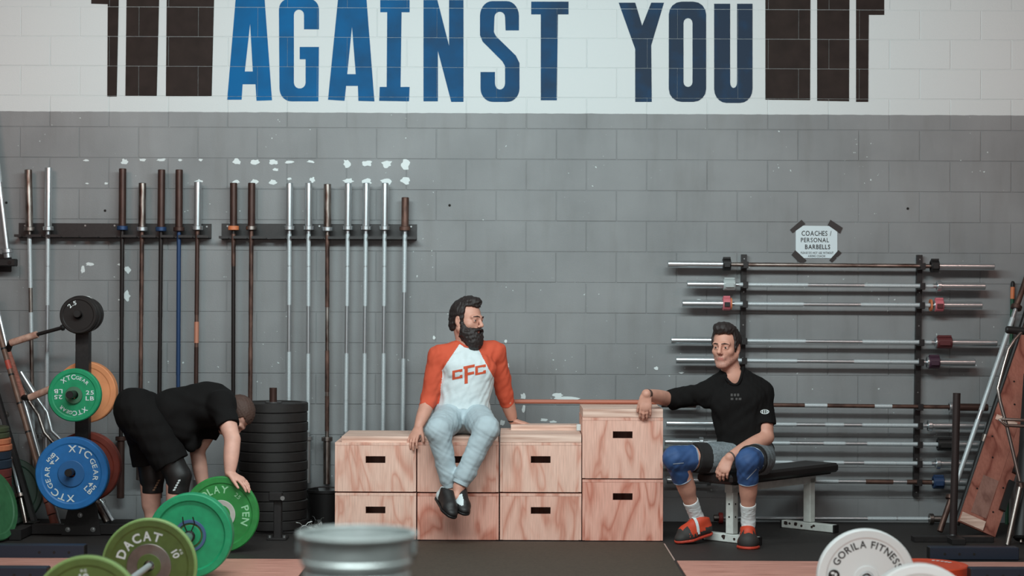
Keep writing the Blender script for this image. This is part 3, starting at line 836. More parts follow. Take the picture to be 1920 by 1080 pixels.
# ------------------------------------------------------------------ plate tree
GRN = mat('green_rubber', (28, 148, 100), .5, noise=(20, .15, 3)); GRN2 = mat('green_rubber_warm', (44, 132, 62), .5, noise=(20, .2, 3))
OLV = mat('olive_green_rubber', (84, 104, 48), .5, noise=(20, .18, 3)); OLVR = mat('pale_green_rim', (136, 172, 104), .45)
BLU = mat('blue_rubber', (34, 108, 172), .5, noise=(20, .12, 3)); RED = mat('red_rubber', (142, 62, 48), .55, noise=(16, .2, 4))
ORG = mat('orange_rubber', (226, 146, 98), .6, noise=(10, .15, 4)); IRON = mat('black_iron', (36, 32, 31), .45, .2)
YT = -.80
bx = at(155, 900, YT).x
t = thing('plate_tree', 'black steel plate tree with front and back pegs', 'plate tree', (bx, YT, 0))
zt_ = at(150, 572, YT).z
MB().box((0, 0, zt_/2), (.085, .075, zt_), None, .003).build('post', M_BLACKST, t)
MB().box((0, 0, zt_), (.089, .079, .012), None, .003).build('post_cap', M_BLACKPL, t)
xg = [at(x, y, YT-.045)-t.location for x, y in [(115, 1004), (189, 1004), (182, 952), (170, 925), (138, 925), (128, 952)]]
MB().prism([Vector((p.x, -.045, max(p.z, .004))) for p in xg], (0, .008, 0)).build('gusset_plate', M_BLACKST, t)
for (x, y) in ((127, 993), (174, 993), (150, 966)):
    p = at(x, y, YT-.05)-t.location
    MB().lathe((p.x, -.045, p.z), (0, -1, 0), [(.016, 0), (.016, .004), (.011, .004), (.010, .011), (0, .013)], n=12).build('bolt', M_BOLT, t)
xa = at(42, 1000, YT).x-bx; xb = at(254, 1000, YT).x-bx
MB().box(((xa+xb)/2, -.0, .036), (xb-xa, .07, .062), None, .004).build('base_beam', M_BLACKST, t)
for x in (xa+.035, xb-.035):
    MB().box((x, -.06, .036), (.07, .46, .062), None, .004).build('foot_beam', M_BLACKST, t)
    MB().box((x, -.295, .036), (.074, .012, .066), None, .002).build('foot_cap', M_BLACKPL, t)
PEGS = [(590, .145), (740, .32), (884, .34)]
for (py, ln) in PEGS:
    z = at(147, py, -1.02).z
    for s, l2 in ((-1, ln), (1, .24)):
        MB().cyl((0, s*.036, z), (0, s*(.036+l2), z+.006), .0235, n=18).build('peg', M_BLKOX, t)
        MB().cyl((0, s*(.036+l2-.004), z+.006), (0, s*(.036+l2+.002), z+.006), .020, n=18).build('peg_cap', M_BLACKPL, t)
zs = [at(147, y, -1.02).z for y, _ in PEGS]
FR = (0, -1, 0)
g = 'plates on the plate tree'
bumper((bx, YT-.075, zs[0]-.003), FR, .122, .05, IRON, 'larger black iron plate next to the post on the top peg of the plate tree', g, recess=.004)
bumper((bx, YT-.128, zs[0]-.003), FR, .117, .035, IRON, 'small black iron plate with a white number on the top peg of the plate tree', g, recess=.004,
       texts=(('2.5', .066, .036, -30, 1.0, False, .02),))
bumper((bx, YT+.068, zs[0]-.003), FR, .110, .045, IRON, 'black iron plate on the back peg at the top of the plate tree', g, recess=.004)
XT = (('XTC', .098, .042, -20, .85, False, .018), ('GEAR', .099, .030, 28, .98, False, .014), ('XTC', .098, .042, 160, .85, False, .018), ('GEAR', .099, .030, 208, .98, False, .014))
t25, a_, ex_, ey_ = bumper((bx, YT-.215, zs[1]-.002), FR, .165, .052, GRN, 'green 25 pound bumper plate on the front peg of the plate tree', g, hub=None, recess=.004, texts=XT)
def small_text(parent, off, ex, ey, lines, size, m, sx=1.2, bold=.02):
    for (s, u0, v0, rot) in lines:
        mb = MB()
        cr, sr = math.cos(math.radians(rot)), math.sin(math.radians(rot))
        text_flat(mb, s, lambda u, v: off + ex*(u0+u*cr-v*sr) + ey*(v0+u*sr+v*cr), size, sx, .12, bold)
        mb.build('weight_marking', m, parent)
small_text(t25, a_*.0245, ex_, ey_, [('25', .098, .004, 0), ('LB', .098, -.032, 0), ('25', -.098, .0, 180), ('LB', -.098, .036, 180)], .036, M_WHITEINK, 1.35)
MB().lathe((0, 0, 0), Vector(FR), [(.0258, .024), (.050, .024), (.054, .030), (.052, .036), (.030, .038)], n=28).build('hub_ring', mat('green_hub', (70, 110, 84), .5), t25)
bumper((bx, YT+.088, zs[1]), FR, .196, .08, ORG, 'chipped orange bumper plate on the back peg of the plate tree', g, recess=.003)
X45 = (('XTC', .134, .060, 20, .95, False, .016), ('GEAR', .136, .043, 80, 1.08, False, .014), ('XTC', .134, .060, 200, .95, False, .016), ('GEAR', .136, .043, 260, 1.08, False, .014))
t45, a_, ex_, ey_ = bumper((bx, YT-.26, zs[2]-.006), FR, .225, .075, BLU, 'blue 45 pound bumper plate on the bottom front peg of the plate tree', g, hub=None, recess=.004, texts=X45)
small_text(t45, a_*.0365, ex_, ey_, [('45', .118, -.085, -45), ('LB', .095, -.112, -45), ('45', -.118, .085, 135), ('LB', -.095, .112, 135)], .042, M_WHITEINK, 1.2)
MB().lathe((0, 0, 0), Vector(FR), [(.0258, .036), (.080, .036), (.083, .040), (.080, .042), (.030, .042)], n=36).build('hub_ring', mat('blue_hub', (40, 96, 150), .5), t45)
bumper((bx, YT+.085, zs[2]), FR, .225, .08, RED, 'red bumper plate on the back peg of the plate tree behind the blue one', g, recess=.004)

# ------------------------------------------------------------------ loaded barbells on the platforms
XB = -1.712
M_HUBST = mat('steel_hub', (150, 146, 140), .35, .9, noise=(12, .3, 3)); M_HUBW = mat('pale_hub', (190, 186, 178), .6, noise=(12, .2, 3))
zc = .2255
barbell((XB, -5.40, zc+.008), (XB, -3.26, zc+.008), 'chrome barbell lying on the platform, loaded with olive green plates', None, sl0=.415, sl1=.415)
barbell((XB, -2.96, zc+.009), (XB, -0.90, zc-.002), 'chrome barbell loaded with green plates, its end being handled by the bending man', None, sl0=.415, sl1=.415, knurl=((.02, .45), (.55, .98)))
fy = -1
bumper((XB, -4.955, .2335), FR, .225, .032, OLV, 'olive green bumper plate on the loaded barbell, at the end away from the block wall', 'green plates on the platform', hub=M_HUBST, hub_r=.105,
       texts=(('10', .122, .044, -5, 1.0, False, .02), ('KG', .160, .016, -5, 1.0, False, .02)), m_rim=OLVR)
bumper((XB, -3.70, .2335), FR, .225, .032, OLV, 'olive green bumper plate with bold white lettering and a steel hub', 'green plates on the platform', hub=M_HUBST, hub_r=.105,
       texts=(('DACAT', .120, .060, -26, .86, False, .03), ('10', .122, .044, 66, 1.0, False, .022), ('KG', .160, .016, 66, 1.0, False, .02)), m_rim=OLVR)
xtc = bumper((XB, -2.58, .2335), FR, .225, .085, GRN, 'green bumper plate with a blue ring and a spring clip round its sleeve', 'green plates on the platform', hub=None, recess=.012)[0]
MB_ring = thing('spring_clip', 'dark wire spring clip with two handles on the barbell sleeve by the green plate', 'spring clip', (XB, -2.64, zc+.008))
mm = MB()
for i in range(4):
    pts = [(math.cos(t_)*.029, -.006*i-.006*t_/6.28, math.sin(t_)*.029) for t_ in [2*math.pi*k/16 for k in range(17)]]
    mm.tube(pts, .0032, n=6)
mm.build('coil', M_BLKOX, MB_ring)
for sx_ in (-1, 1):
    MB().tube([(sx_*.012, -.01, .028), (sx_*.03, -.012, .07), (sx_*.034 if sx_ < 0 else .02, -.013, .105)], .0035, n=6).build('handle', M_BLKOX, MB_ring)
MB().lathe((0, -.031, 0), (0, -1, 0), [(.070, .0), (.084, .0), (.086, .004), (.084, .009), (.070, .009), (.070, .0)], n=36).build('hub_ring', mat('blue_grey_ring', (66, 92, 128), .5), xtc)
MB().lathe((0, -.031, 0), (0, -1, 0), [(.0258, .006), (.062, .004), (.064, .0)], n=36).build('hub_disc', mat('olive_hub', (96, 92, 58), .5, .3), xtc)
bumper((XB, -1.58, .2255), FR, .225, .04, GRN2, 'green bumper plate with pale hub under the bending man\'s hand', 'green plates on the platform', hub=M_HUBW, hub_r=.086, m_ink=mat('pale_green_print', (150, 205, 160), .6),
       texts=(('PENDLAY', .128, .060, -38, .82, False, .02), ('PEN', .128, .060, 92, .9, False, .02), ('25', .136, .034, 42, 1.0, False, .016)))

XW = 1.625
WHT = mat('white_rubber', (236, 242, 242), .5)
barbell((XW, -5.50, zc+.008), (XW, -3.55, zc+.008), 'chrome barbell lying on the platform, loaded with white plates', None, sl0=.38, sl1=.38)
bumper((XW, -3.99, .2335), FR, .225, .05, WHT, 'white bumper plate printed with a gym name around its rim', 'white plates on the platform', hub=M_CHROME, hub_r=.034, m_ink=M_BLACKINK,
       texts=(('GORILA FITNESS', .140, .046, 3, .88, False, .02),))
# round emblem at the start of the lettering
gp = [o for o in bpy.data.objects if o.get('label', '').startswith('white bumper plate printed')][0]
em = MB(); ca = math.radians(-88); pc = Vector((math.sin(ca)*.150, -.0255, math.cos(ca)*.150+.010))
em.lathe(pc, (0, -1, 0), [(.0, .0), (.026, 0), (.026, .0006), (0, .0006)], n=20)
em.build('emblem_disc', M_BLACKINK, gp)
em = MB()
for (u, v, ru, rv) in ((-.006, .010, .009, .006), (.008, .002, .006, .009), (-.006, -.010, .008, .006)):
    em.raw([pc+Vector((u+math.cos(t_)*ru, -.0012, v+math.sin(t_)*rv)) for t_ in [2*math.pi*k/12 for k in range(12)]], [tuple(range(12))])
em.build('emblem_mark', WHT, gp)
bumper((XW, -5.08, .2335), FR, .225, .06, WHT, 'plain white bumper plate at the end of the barbell away from the block wall', 'white plates on the platform', hub=M_CHROME, hub_r=.034)
c = onz(1737, 1069, .03)
REDP = mat('bright_red_rubber', (206, 74, 44), .55, noise=(14, .15, 3))
pl = bumper((c.x, c.y, .036), (0, 0, 1), .225, .055, REDP, 'red bumper plate lying flat behind the white plates', None, recess=.003)[0]
em = MB()
for k in range(5):
    th_ = math.radians(28+k*9); r_ = .165
    em.box((math.cos(th_)*r_, math.sin(th_)*r_, .0262), (.02, .016, .001), Matrix.Rotation(th_, 3, 'Z'))
em.build('faded_print', M_WHITEINK, pl)
# ------------------------------------------------------------------ flat bench
M_WHITEP = mat('chipped_white_paint', (220, 224, 218), .45, noise=(26, .12, 4))
M_VINYL = mat('black_vinyl', (34, 29, 28), .42)
pf = onz(1372, 1017); pr = onz(1517, 994)           # the two floor feet
dirb = Vector((pr.x-pf.x, pr.y-pf.y, 0)); Lb = dirb.length; dirb.normalize()
sid = Vector((-dirb.y, dirb.x, 0))
bench = thing('flat_bench', 'flat bench with black vinyl pad and chipped white steel legs', 'bench', (pf.x, pf.y, 0))
bench.rotation_euler = (0, 0, math.atan2(dirb.y, dirb.x))
# local x runs along the bench from the front leg to the rear leg
ZP = .440
MB().box((Lb*.5-.02, 0, ZP-.03), (Lb+.34, .27, .06), None, .016).build('pad', M_VINYL, bench)
MB().box((Lb*.5, 0, ZP-.066), (Lb+.20, .20, .012)).build('pad_board', M_BLACKPL, bench)
MB().box((Lb*.5, 0, ZP-.10), (Lb+.08, .055, .06), None, .003).build('spine_beam', M_WHITEP, bench)
for x in (0, Lb):
    MB().box((x, 0, (ZP-.13+.05)/2+.02), (.055, .055, ZP-.13-.05+.03), None, .003).build('leg', M_WHITEP, bench)
    MB().box((x, 0, .027), (.055, .40, .05), None, .004).build('foot', M_WHITEP, bench)
    for s in (-1, 1):
        MB().box((x, s*.205, .026), (.058, .012, .052), None, .003).build('foot_cap', M_BLACKPL, bench)
M_CHIPD = mat('bare_dark_metal', (52, 38, 34), .6)
rb = random.Random(5)
for x in (0, Lb):
    # worn patches and bolts on the faces that look at the photographer
    for k in range(5 if x > 0 else 2):
        cy_ = rb.uniform(-.17, .17); r_ = rb.uniform(.008, .02)
        pts = [Vector((x-.0285, cy_+math.cos(q)*r_*rb.uniform(.6, 1.2), .035+math.sin(q)*r_*.7)) for q in [2*math.pi*i/8 for i in range(8)]]
        MB().raw(pts, [tuple(range(8))]).build('bare_patch', M_CHIPD, bench)
    for dy in (-.04, .04):
        MB().cyl((x-.0275, dy, .027), (x-.031, dy, .027), .008, n=8).build('bolt', M_CHIPD, bench)
for z in (.16, .24):
    MB().cyl((-.0275, 0, z), (-.0292, 0, z), .006, n=8).build('bolt_hole', M_BLACKPL, bench)
    MB().cyl((0, -.0275, z), (0, -.0292, z), .006, n=8).build('bolt_hole', M_BLACKPL, bench)

# ------------------------------------------------------------------ barbell lying along the foot of the wall
a = at(1338, 972, -.10); b = at(1768, 973, -.10)
barbell((a.x, -.10, .0385), (b.x, -.10, .0385), 'barbell with a red end lying on the floor along the wall behind the bench', None, sl0=.06, sl1=.09, ring0=mat('red_end', (150, 48, 44), .5), m_sl=M_WORN,
        knurl=((.70, .84), (.845, .99)), rs=.022)

# ------------------------------------------------------------------ black pole stand, rack feet
def rackfoot(x0, x1, ytop, ybot, label, off):
    Y = onz((x0+x1)/2, ybot).y
    a = at(x0, ybot, Y); b = at(x1, ybot, Y); z = at((x0+x1)/2, ytop, Y).z
    xx0, xx1 = a.x, b.x
    t = thing('rack_foot_beam', label, 'steel beam', ((xx0+xx1)/2, Y+.04, 0))
    w_ = xx1-xx0
    MB().box((0, 0, z/2+.002), (w_, .08, z-.002), None, .004).build('tube', M_NAVY, t)
    for k in range(3):
        xh = (w_/2-.085-.085*k) if off > 0 else (-w_/2+.085+.085*k)
        MB().cyl((xh, -.0395, z*.5), (xh, -.0415, z*.5), .008, n=10).build('bolt_hole', M_BLACKPL, t)
    e = w_/2 if off > 0 else -w_/2
    MB().box((e, 0, z/2+.002), (.006, .074, z-.008), None, .002).build('end_cap', M_BLACKPL, t)
rackfoot(-260, 157, 1022, 1048, 'navy steel rack foot lying in front of the plate tree', 1)
rackfoot(-260, 87, 1064, 1092, 'navy steel rack foot on the wood next to the olive green plate', 1)
rackfoot(1744, 1911, 1027, 1051, 'navy steel rack foot in front of the black pole and leaning plywood', -1)
rackfoot(1821, 2150, 1067, 1094, 'navy steel rack foot beside the red plate lying flat', -1)

t = thing('pole_stand', 'black steel pole standing upright on a flat cross base', 'pole stand', onz(1787, 1016))
B = t.location.copy(); top = at(1794, 737, B.y)-B
MB().tube([(0, 0, .03), (0, 0, .1), (top.x*.5, 0, top.z*.5), (top.x, 0, top.z)], .0235, n=16).build('pole', mat('dark_brown_pipe', (58, 48, 47), .45, .3), t)
MB().lathe((0, 0, 0), (0, 0, 1), [(.045, .03), (.045, .036), (.03, .042), (.026, .05)], n=16).build('pole_socket', M_BLACKST, t)
x0 = at(1712, 1010, B.y).x-B.x; x1 = at(1862, 1010, B.y).x-B.x
MB().box(((x0+x1)/2, .02, .017), (x1-x0, .09, .034), None, .003).build('base_bar', M_BLACKST, t)
MB().box((0, -.04, .018), (.085, .22, .036), None, .003).build('cross_bar', M_BLACKST, t)

# ------------------------------------------------------------------ leaning things by the right of the uprights
def lean(px0, py0, Y0, px1, py1, Y1): return at(px0, py0, Y0), at(px1, py1, Y1)
p0 = onz(1762, 997, .02); p1 = at(1930, 505, -.12)
barbell(p0, p1, 'silver barbell with a rusty end leaning against the plywood board', None, sl0=.25, sl1=.3, m_sl=M_RUST, m_sh=M_STEEL, m_kn=M_KNURL, rs=.019, rsh=.0155, knurl=((.05, .40), (.45, .95)))
p0 = onz(1793, 984, .02); p1 = at(1934, 560, -.14)
t, L_ = axis_thing('leaning_pipe', 'black pipe with a silver band leaning along the plywood board', 'pipe', p0, p1)
MB().cyl((0, 0, 0), (0, 0, L_), .022, n=16).build('pipe_body', M_BLACKST, t)
MB().cyl((0, 0, L_*.365), (0, 0, L_*.395), .0235, n=16).build('silver_band', M_WORN, t)
for k in (.13, .21, .3):
    MB().box((.022, .012, L_*k), (.014, .014, .018)).build('stud', M_BLACKPL, t)
# plywood board leaning back on the wall
PLY4 = plywood('plywood_red', (176, 112, 96), (128, 68, 56), 4)
PLY5 = plywood('plywood_grey', (158, 116, 104), (128, 88, 78), 5)
br = onz(1866, 1007, .002); bl = at(1797, 977, br.y+.02)
Yb0, Yb1 = bl.y, br.y
tl = at(1925, 600, -.22)
nrm = (br-bl).cross(tl-bl).normalized()
if nrm.y > 0: nrm = -nrm
t = thing('leaning_board', 'tall reddish plywood ramp board leaning against the wall in front of the barbells', 'board', br)
BO = bl-br
q = [Vector((0, 0, 0)), br-bl, br-bl+(tl-bl), tl-bl]
e1 = (br-bl); e2 = (tl-bl)
def onb(u, v, k=0): return BO + e1*u + e2*v + nrm*k
MB().prism([onb(0, 0), onb(.66, 0), onb(.66, 1), onb(0, 1)], -nrm*.022).build('plank', PLY4, t)
MB().prism([onb(.665, 0), onb(1, 0), onb(1, .34), onb(.9, .34), onb(.9, .58), onb(1, .58), onb(1, 1), onb(.665, 1)], -nrm*.022).build('plank', PLY4, t)
MB().prism([onb(.02, .003, .010), onb(.65, .003, .010), onb(.65, .045, .010), onb(.02, .045, .010)], -nrm*.012).build('end_batten', M_LID, t)
MB().prism([onb(.22, .06, .003), onb(.64, .06, .003), onb(.64, .24, .003), onb(.22, .24, .003)], -nrm*.004).build('worn_inlay', PLY5, t)
MB().prism([onb(.05, .50, .004), onb(.62, .50, .004), onb(.62, .525, .004), onb(.05, .525, .004)], -nrm*.006).build('cross_batten', M_LID, t)
for (u, v) in ((.18, .17), (.3, .33), (.12, .42), (.4, .6), (.75, .1), (.8, .22), (.2, .7)):
    p = onb(u, v, .001); MB().cyl(p, p+nrm*.003, .006, n=8).build('screw', M_BLKOX, t)
for (u0, v0, u1, v1) in ((.86, .12, 1.02, .26), (.88, .30, 1.05, .42), (.9, .46, 1.06, .62)):
    MB().prism([onb(u0, v0, .03), onb(u1, v0, .03), onb(u1, v1, .03), onb(u0, v1, .03)], -nrm*.03).build('black_bracket', M_BLACKPL, t)
# bent chrome tube frame
Yt = -.95
pts = [(1916, 622), (1903, 636), (1891, 655), (1881, 690), (1871, 728), (1875, 752), (1887, 796), (1900, 850), (1912, 902)]
M_TUBE = mat('dull_chrome_tube', (176, 166, 160), .3, 1.0)
base = onz(1889, 1022)
t = thing('bent_tube_frame', 'bent chrome tube frame with handles leaning in front of the plywood board', 'frame', base)
Yt = base.y+.06
P = [at(x, y, Yt+.16-.16*i/8)-base for i, (x, y) in enumerate(pts)]
MB().tube(P, .0115, n=10).build('bent_tube', M_TUBE, t)
a = at(1914, 908, Yt)-base
MB().cyl(a, Vector((0, 0, .0)), .0165, n=14).build('leg', M_TUBE, t)
MB().cyl(a+Vector((-.002, 0, .012)), a-Vector((-.002, 0, .02)), .022, n=14).build('joint_collar', M_WORN, t)
h0 = at(1874, 786, Yt+.02)-base; h1 = at(1886, 798, Yt+.02)-base
MB().tube([at(1960, 792, Yt+.02)-base, at(1920, 788, Yt+.02)-base, h0+Vector((.02, 0, 0)), h0, h1, h1+Vector((.03, 0, 0)), at(1960, 801, Yt+.02)-base], .010, n=8).build('handle', M_TUBE, t)
b0 = at(1886, 618, Yt+.17)-base; b1 = at(1960, 624, Yt+.17)-base
MB().lathe(b0, b1-b0, [(0, 0), (.018, 0), (.024, .008), (.024, .22), (.02, .24), (0, .24)], n=16).build('foam_grip', M_BLACKPL, t)
MB().cyl(b0+Vector((.06, 0, .0)), P[0], .012, n=8).build('grip_stem', M_TUBE, t)
# black roller leaning further right
p0 = onz(1915, 1012, .03); p1 = at(1935, 700, -.62)
t, L_ = axis_thing('black_roller', 'black rubber roller leaning between the chrome tube frame and the plywood board', 'roller', p0, p1)
MB().lathe((0, 0, 0), (0, 0, 1), [(0, 0), (.04, 0), (.052, .012), (.052, L_-.012), (.04, L_), (0, L_)], n=18).build('roller_body', M_BLACKPL, t)
MB().cyl((0, 0, -.02), (0, 0, L_+.03), .012, n=10).build('axle', M_WORN, t)
# stick
p0 = onz(1890, 984, .0); p0.y = -.06; p0.z = 0; p1 = at(1899, 527, -.03)
t, L_ = axis_thing('exercise_stick', 'thin green stick with orange band and black tip standing against the wall', 'stick', p0, p1)
MB().cyl((0, 0, 0), (0, 0, L_-.12), .0125, n=12).build('stick_body', mat('dark_green_plastic', (32, 76, 54), .5), t)
MB().cyl((0, 0, L_-.12), (0, 0, L_-.04), .0145, n=12).build('orange_band', M_ORANGE, t)
MB().lathe((0, 0, L_-.04), (0, 0, 1), [(.0135, 0), (.0135, .028), (.009, .038), (0, .041)], n=12).build('tip_cap', M_BLACKPL, t)

# ------------------------------------------------------------------ bits between the plate stack and the boxes
t = thing('floor_bracket', 'black steel bracket post standing in front of the black plate stack', 'bracket', onz(521, 1011))
B = t.location
MB().box((0, 0, .15), (.05, .05, .29), None, .004).build('post', M_BLACKST, t)
MB().box((-.01, -.03, .27), (.085, .05, .055), None, .006).build('clamp_head', M_BLACKST, t)
MB().cyl((.035, -.05, .262), (.035, -.062, .262), .014, n=10).build('clamp_bolt', M_BOLT, t)
MB().box((.0, -.0, .008), (.12, .14, .016), None, .003).build('base_plate', M_BLACKST, t)
for s in (-1, 1):
    MB().cyl((s*.045, -.05, .016), (s*.045, -.05, .03), .012, n=10).build('bolt', M_BOLT, t)
t = thing('wall_bin', 'black rubber bin tucked between the plate stack and the plywood boxes', 'bin', onz(606, 985)+Vector((0, .17, 0)))
MB().lathe((0, 0, 0), (0, 0, 1), [(0, .004), (.105, .0), (.125, .2), (.132, .205), (.132, .222), (.122, .222), (.118, .2), (.098, .014), (0, .014)], n=28).build('tub', M_BLACKPL, t)
MB().tube([(math.cos(q)*.128, -.03, .205+math.sin(q)*.035) for q in [math.pi*i/10 for i in range(11)]], .005, n=6).build('bail_handle', M_BLKOX, t)
M_WIRE = mat('bright_wire', (190, 192, 190), .3, 1.0)
for i, (x, y, rz, r_) in enumerate([(571, 1003, .3, .028), (587, 1001, 1.4, .028), (600, 993, 2.2, .03), (594, 1005, .9, .026)]):
    p = onz(x, y)
    t = thing('spring_collar', ['wire spring collar lying flattest on the floor by the black bracket', 'wire spring collar on the floor between the others by the black bin',
                                'wire spring collar standing on its coil in front of the black bin', 'wire spring collar on the floor furthest from the plate stack'][i], 'spring collar', (p.x, p.y, .0), 'wire spring collars on the floor', (0, 0, rz))
    m_ = MB()
    for k in range(4):
        m_.tube([(math.cos(q)*r_, .008*k+.008*q/6.28, r_+.003+math.sin(q)*r_) for q in [2*math.pi*j/14 for j in range(15)]], .0028, n=5)
    m_.build('coil', M_WIRE, t)
    for s in (-1, 1):
        MB().tube([(s*.01, .016+s*.012, 2*r_), (s*.03, .016+s*.012, 2*r_+.02), (s*.055, .016+s*.012, 2*r_+.024)], .0028, n=5).build('handle', M_WIRE, t)

# ------------------------------------------------------------------ left-hand clutter
# pile of coloured plates
cxp = at(26, 960, -.80).x - .252; cyp = -.80
lay = [('dark_red_rubber', (112, 52, 48)), ]*5 + [('navy_rubber', (38, 50, 64))]*2 + [('faded_orange_rubber', (206, 120, 84))]*2 + [('dull_olive_rubber', (72, 78, 54))]*2
zz = [0, .115, .225, .325, .405, .47, .535, .595, .64, .684, .725, .765]
names = ['dark red plate at the bottom of the coloured plate pile', 'dark red plate second from the floor in the coloured pile', 'dark red plate in the middle of the red ones in the coloured pile', 'dark red plate second below the navy plates', 'dark red plate directly under the navy plates',
         'lower navy plate in the coloured pile', 'upper navy plate in the coloured pile', 'lower orange plate in the coloured pile', 'upper orange plate in the coloured pile', 'lower olive plate near the top of the coloured pile', 'olive plate on top of the coloured pile']
ks = (at(20, 800, -.8).z)/.765
for i, (nm, rgb) in enumerate(lay):
    h_ = (zz[i+1]-zz[i])*ks
    bumper((cxp+rc.uniform(-.006, .008), cyp, zz[i]*ks+h_/2), (0, 0, 1), .225 if i < 9 else .215, h_-.001, mat(nm, rgb, .55, noise=(20, .2, 3)), names[i], 'coloured plates piled flat', recess=.004)
def leaner(c, axis, R, th, m, label):
    bumper(c, axis, R, th, m, label, None, recess=.005, hub=M_HUBST, hub_r=.05)
# green plate leaning on the pile
DG = mat('dark_green_rubber', (56, 104, 68), .5, noise=(20, .2, 3))
c = at(-16, 952, -1.16)
ax = Vector((.90, -.33, .28)).normalized()
leaner((c.x, -1.16, .224), ax, .225, .05, DG, 'dark green bumper plate leaning against the pile of coloured plates')
c = at(14, 950, -.33)
leaner((c.x, -.30, .216), Vector((.12, -1, .22)), .225, .04, mat('deep_green_rubber', (40, 66, 52), .55), 'deep green bumper plate leaning on the wall behind the wrapped bars')

M_WRAP = mat('tan_grip_tape', (212, 176, 158), .75, noise=(24, .25, 3, (1, 1, 1), (176, 126, 108)))
M_WRAPB = mat('brown_grip_tape', (172, 112, 96), .75, noise=(40, .25, 3, (1, 1, 3), (138, 84, 72)))
M_TANPIPE = mat('tan_pipe', (128, 100, 86), .5, .2, noise=(18, .25, 3)); M_TERRA = mat('terracotta_sleeve', (158, 96, 82), .6, noise=(30, .25, 4))
# silver yoke bar with tape-wrapped handles
foot = onz(110, 982, .015); Yf_ = foot.y
def ly(py): return -.10 + (Yf_+.10)*(py-300)/(982-300)      # leans back onto the wall at the top
P0 = at(-14, 540, ly(540)); P1 = at(14, 659, ly(659)); P2 = at(43, 745, ly(745)); P3 = foot
t = thing('yoke_bar', 'leaning silver yoke bar with tan tape-wrapped handles', 'bar', foot)
q = lambda p: Vector(p)-foot
MB().tube([q(P0), q(P1), q(P2), q(P3)], .0165, n=12).build('main_tube', M_STEEL, t)
MB().cyl(q(P1), q(P2), .024, .022, n=16).build('grip_wrap', M_WRAPB, t)
for (c0, c1, c2) in (((20, 643), (70, 627), (118, 614)), ((55, 746), (105, 725), (140, 712))):
    k0, k1, k2 = [at(x, y, ly(c0[1])-.06-.03*i) for i, (x, y) in enumerate((c0, c1, c2))]
    base_ = P1 if c0[1] < 700 else P2
    MB().cyl(q(base_), q(k0), .02, n=12).build('handle_socket', M_BLACKST, t)
    MB().cyl(q(k0), q(k1), .0235, n=16).build('handle_wrap', M_WRAP, t)
    MB().cyl(q(k1), q(k2), .0125, n=12).build('handle_rod', M_BLACKST, t)
    MB().lathe(q(k2), k2-k1, [(0, -.012), (.02, -.010), (.021, .004), (.012, .012), (0, .013)], n=12).build('rod_knob', M_BLACKPL, t)
# tan segmented pipe
f2 = onz(104, 988, .02)
def l2(py): return -.22 + (f2.y+.16)*(py-560)/(984-560)
A = at(-16, 575, l2(575)); Bm = at(66, 898, l2(898))
t, L_ = axis_thing('segmented_pole', 'tan leaning pole with terracotta sleeves at its lower end', 'pole', f2, A)
kf = (Bm-f2).length/L_
MB().cyl((0, 0, L_*kf), (0, 0, L_), .0175, n=14).build('pole_tube', M_TANPIPE, t)
for i in range(4):
    z0 = L_*kf*i/4; z1 = L_*kf*(i+1)/4
    MB().lathe((0, 0, z0), (0, 0, 1), [(.02, 0), (.029, .002), (.025, z1-z0-.006), (.02, z1-z0-.004)], n=16).build('sleeve_segment', M_TERRA, t)
MB().cyl((0, 0, .0), (0, 0, L_*kf), .0195, n=14).build('inner_tube', M_BLKOX, t)
for k in (.42, .55, .68, .8):
    MB().cyl((0, 0, L_*k), (0, 0, L_*k+.012), .0188, n=14).build('joint_ring', M_BLACKPL, t)
MB().cyl((0, 0, L_*.71), (0, 0, L_*.75), .0186, n=14).build('red_tape', mat('red_tape', (196, 84, 70), .5), t)
# dark flat bar beside it
f3 = onz(88, 988, .01); A = at(-30, 560, -.1)
t, L_ = axis_thing('dark_flat_bar', 'dark flat steel bar leaning behind the tan pole', 'bar', f3+Vector((-.09, .06, 0)), A+Vector((-.1, 0, 0)))
MB().box((0, 0, L_/2), (.07, .03, L_), None, .004).build('flat_body', M_BLACKST, t)
MB().cyl((0, -.02, L_*.9), (0, .02, L_*.9), .012, n=10).build('end_bolt', M_BOLT, t)
# two EZ curl bars leaning behind the tree
for (pts, lab) in (([(39, 698), (67, 743), (88, 773), (97, 808), (113, 823), (150, 880), (167, 905), (190, 942), (211, 977)], 'cranked chrome curl bar leaning behind the plate tree, its end out in the open'),
                   ([(22, 700), (52, 748), (72, 778), (83, 811), (100, 830), (138, 885), (156, 910), (181, 944), (200, 979)], 'cranked worn curl bar leaning behind the chrome curl bar')):
    f_ = onz(pts[-1][0], pts[-1][1], .012)
    yy = lambda py: -.12 + (max(f_.y, -.42)+.12)*(py-690)/(978-690)
    W = [at(x, y, yy(y)) for x, y in pts]
    f_ = W[-1].copy()
    t = thing('curl_bar', lab, 'curl bar', f_, 'curl bars leaning behind the plate tree')
    Q = [p-f_ for p in W]
    mch = M_CHROME if 'open' in lab else M_WORN
    MB().tube(Q[1:8], .0125, n=10).build('cranked_shaft', mch, t)
    MB().cyl(Q[0], Q[1], .021, n=14).build('sleeve', mch, t)
    MB().cyl(Q[7], Q[8], .021, n=14).build('sleeve', mch, t)
    for (u, v) in ((Q[1], Q[0]), (Q[7], Q[8])):
        d = (v-u).normalized(); MB().cyl(u-d*.004, u+d*.012, .03, n=14).build('collar', mch, t)
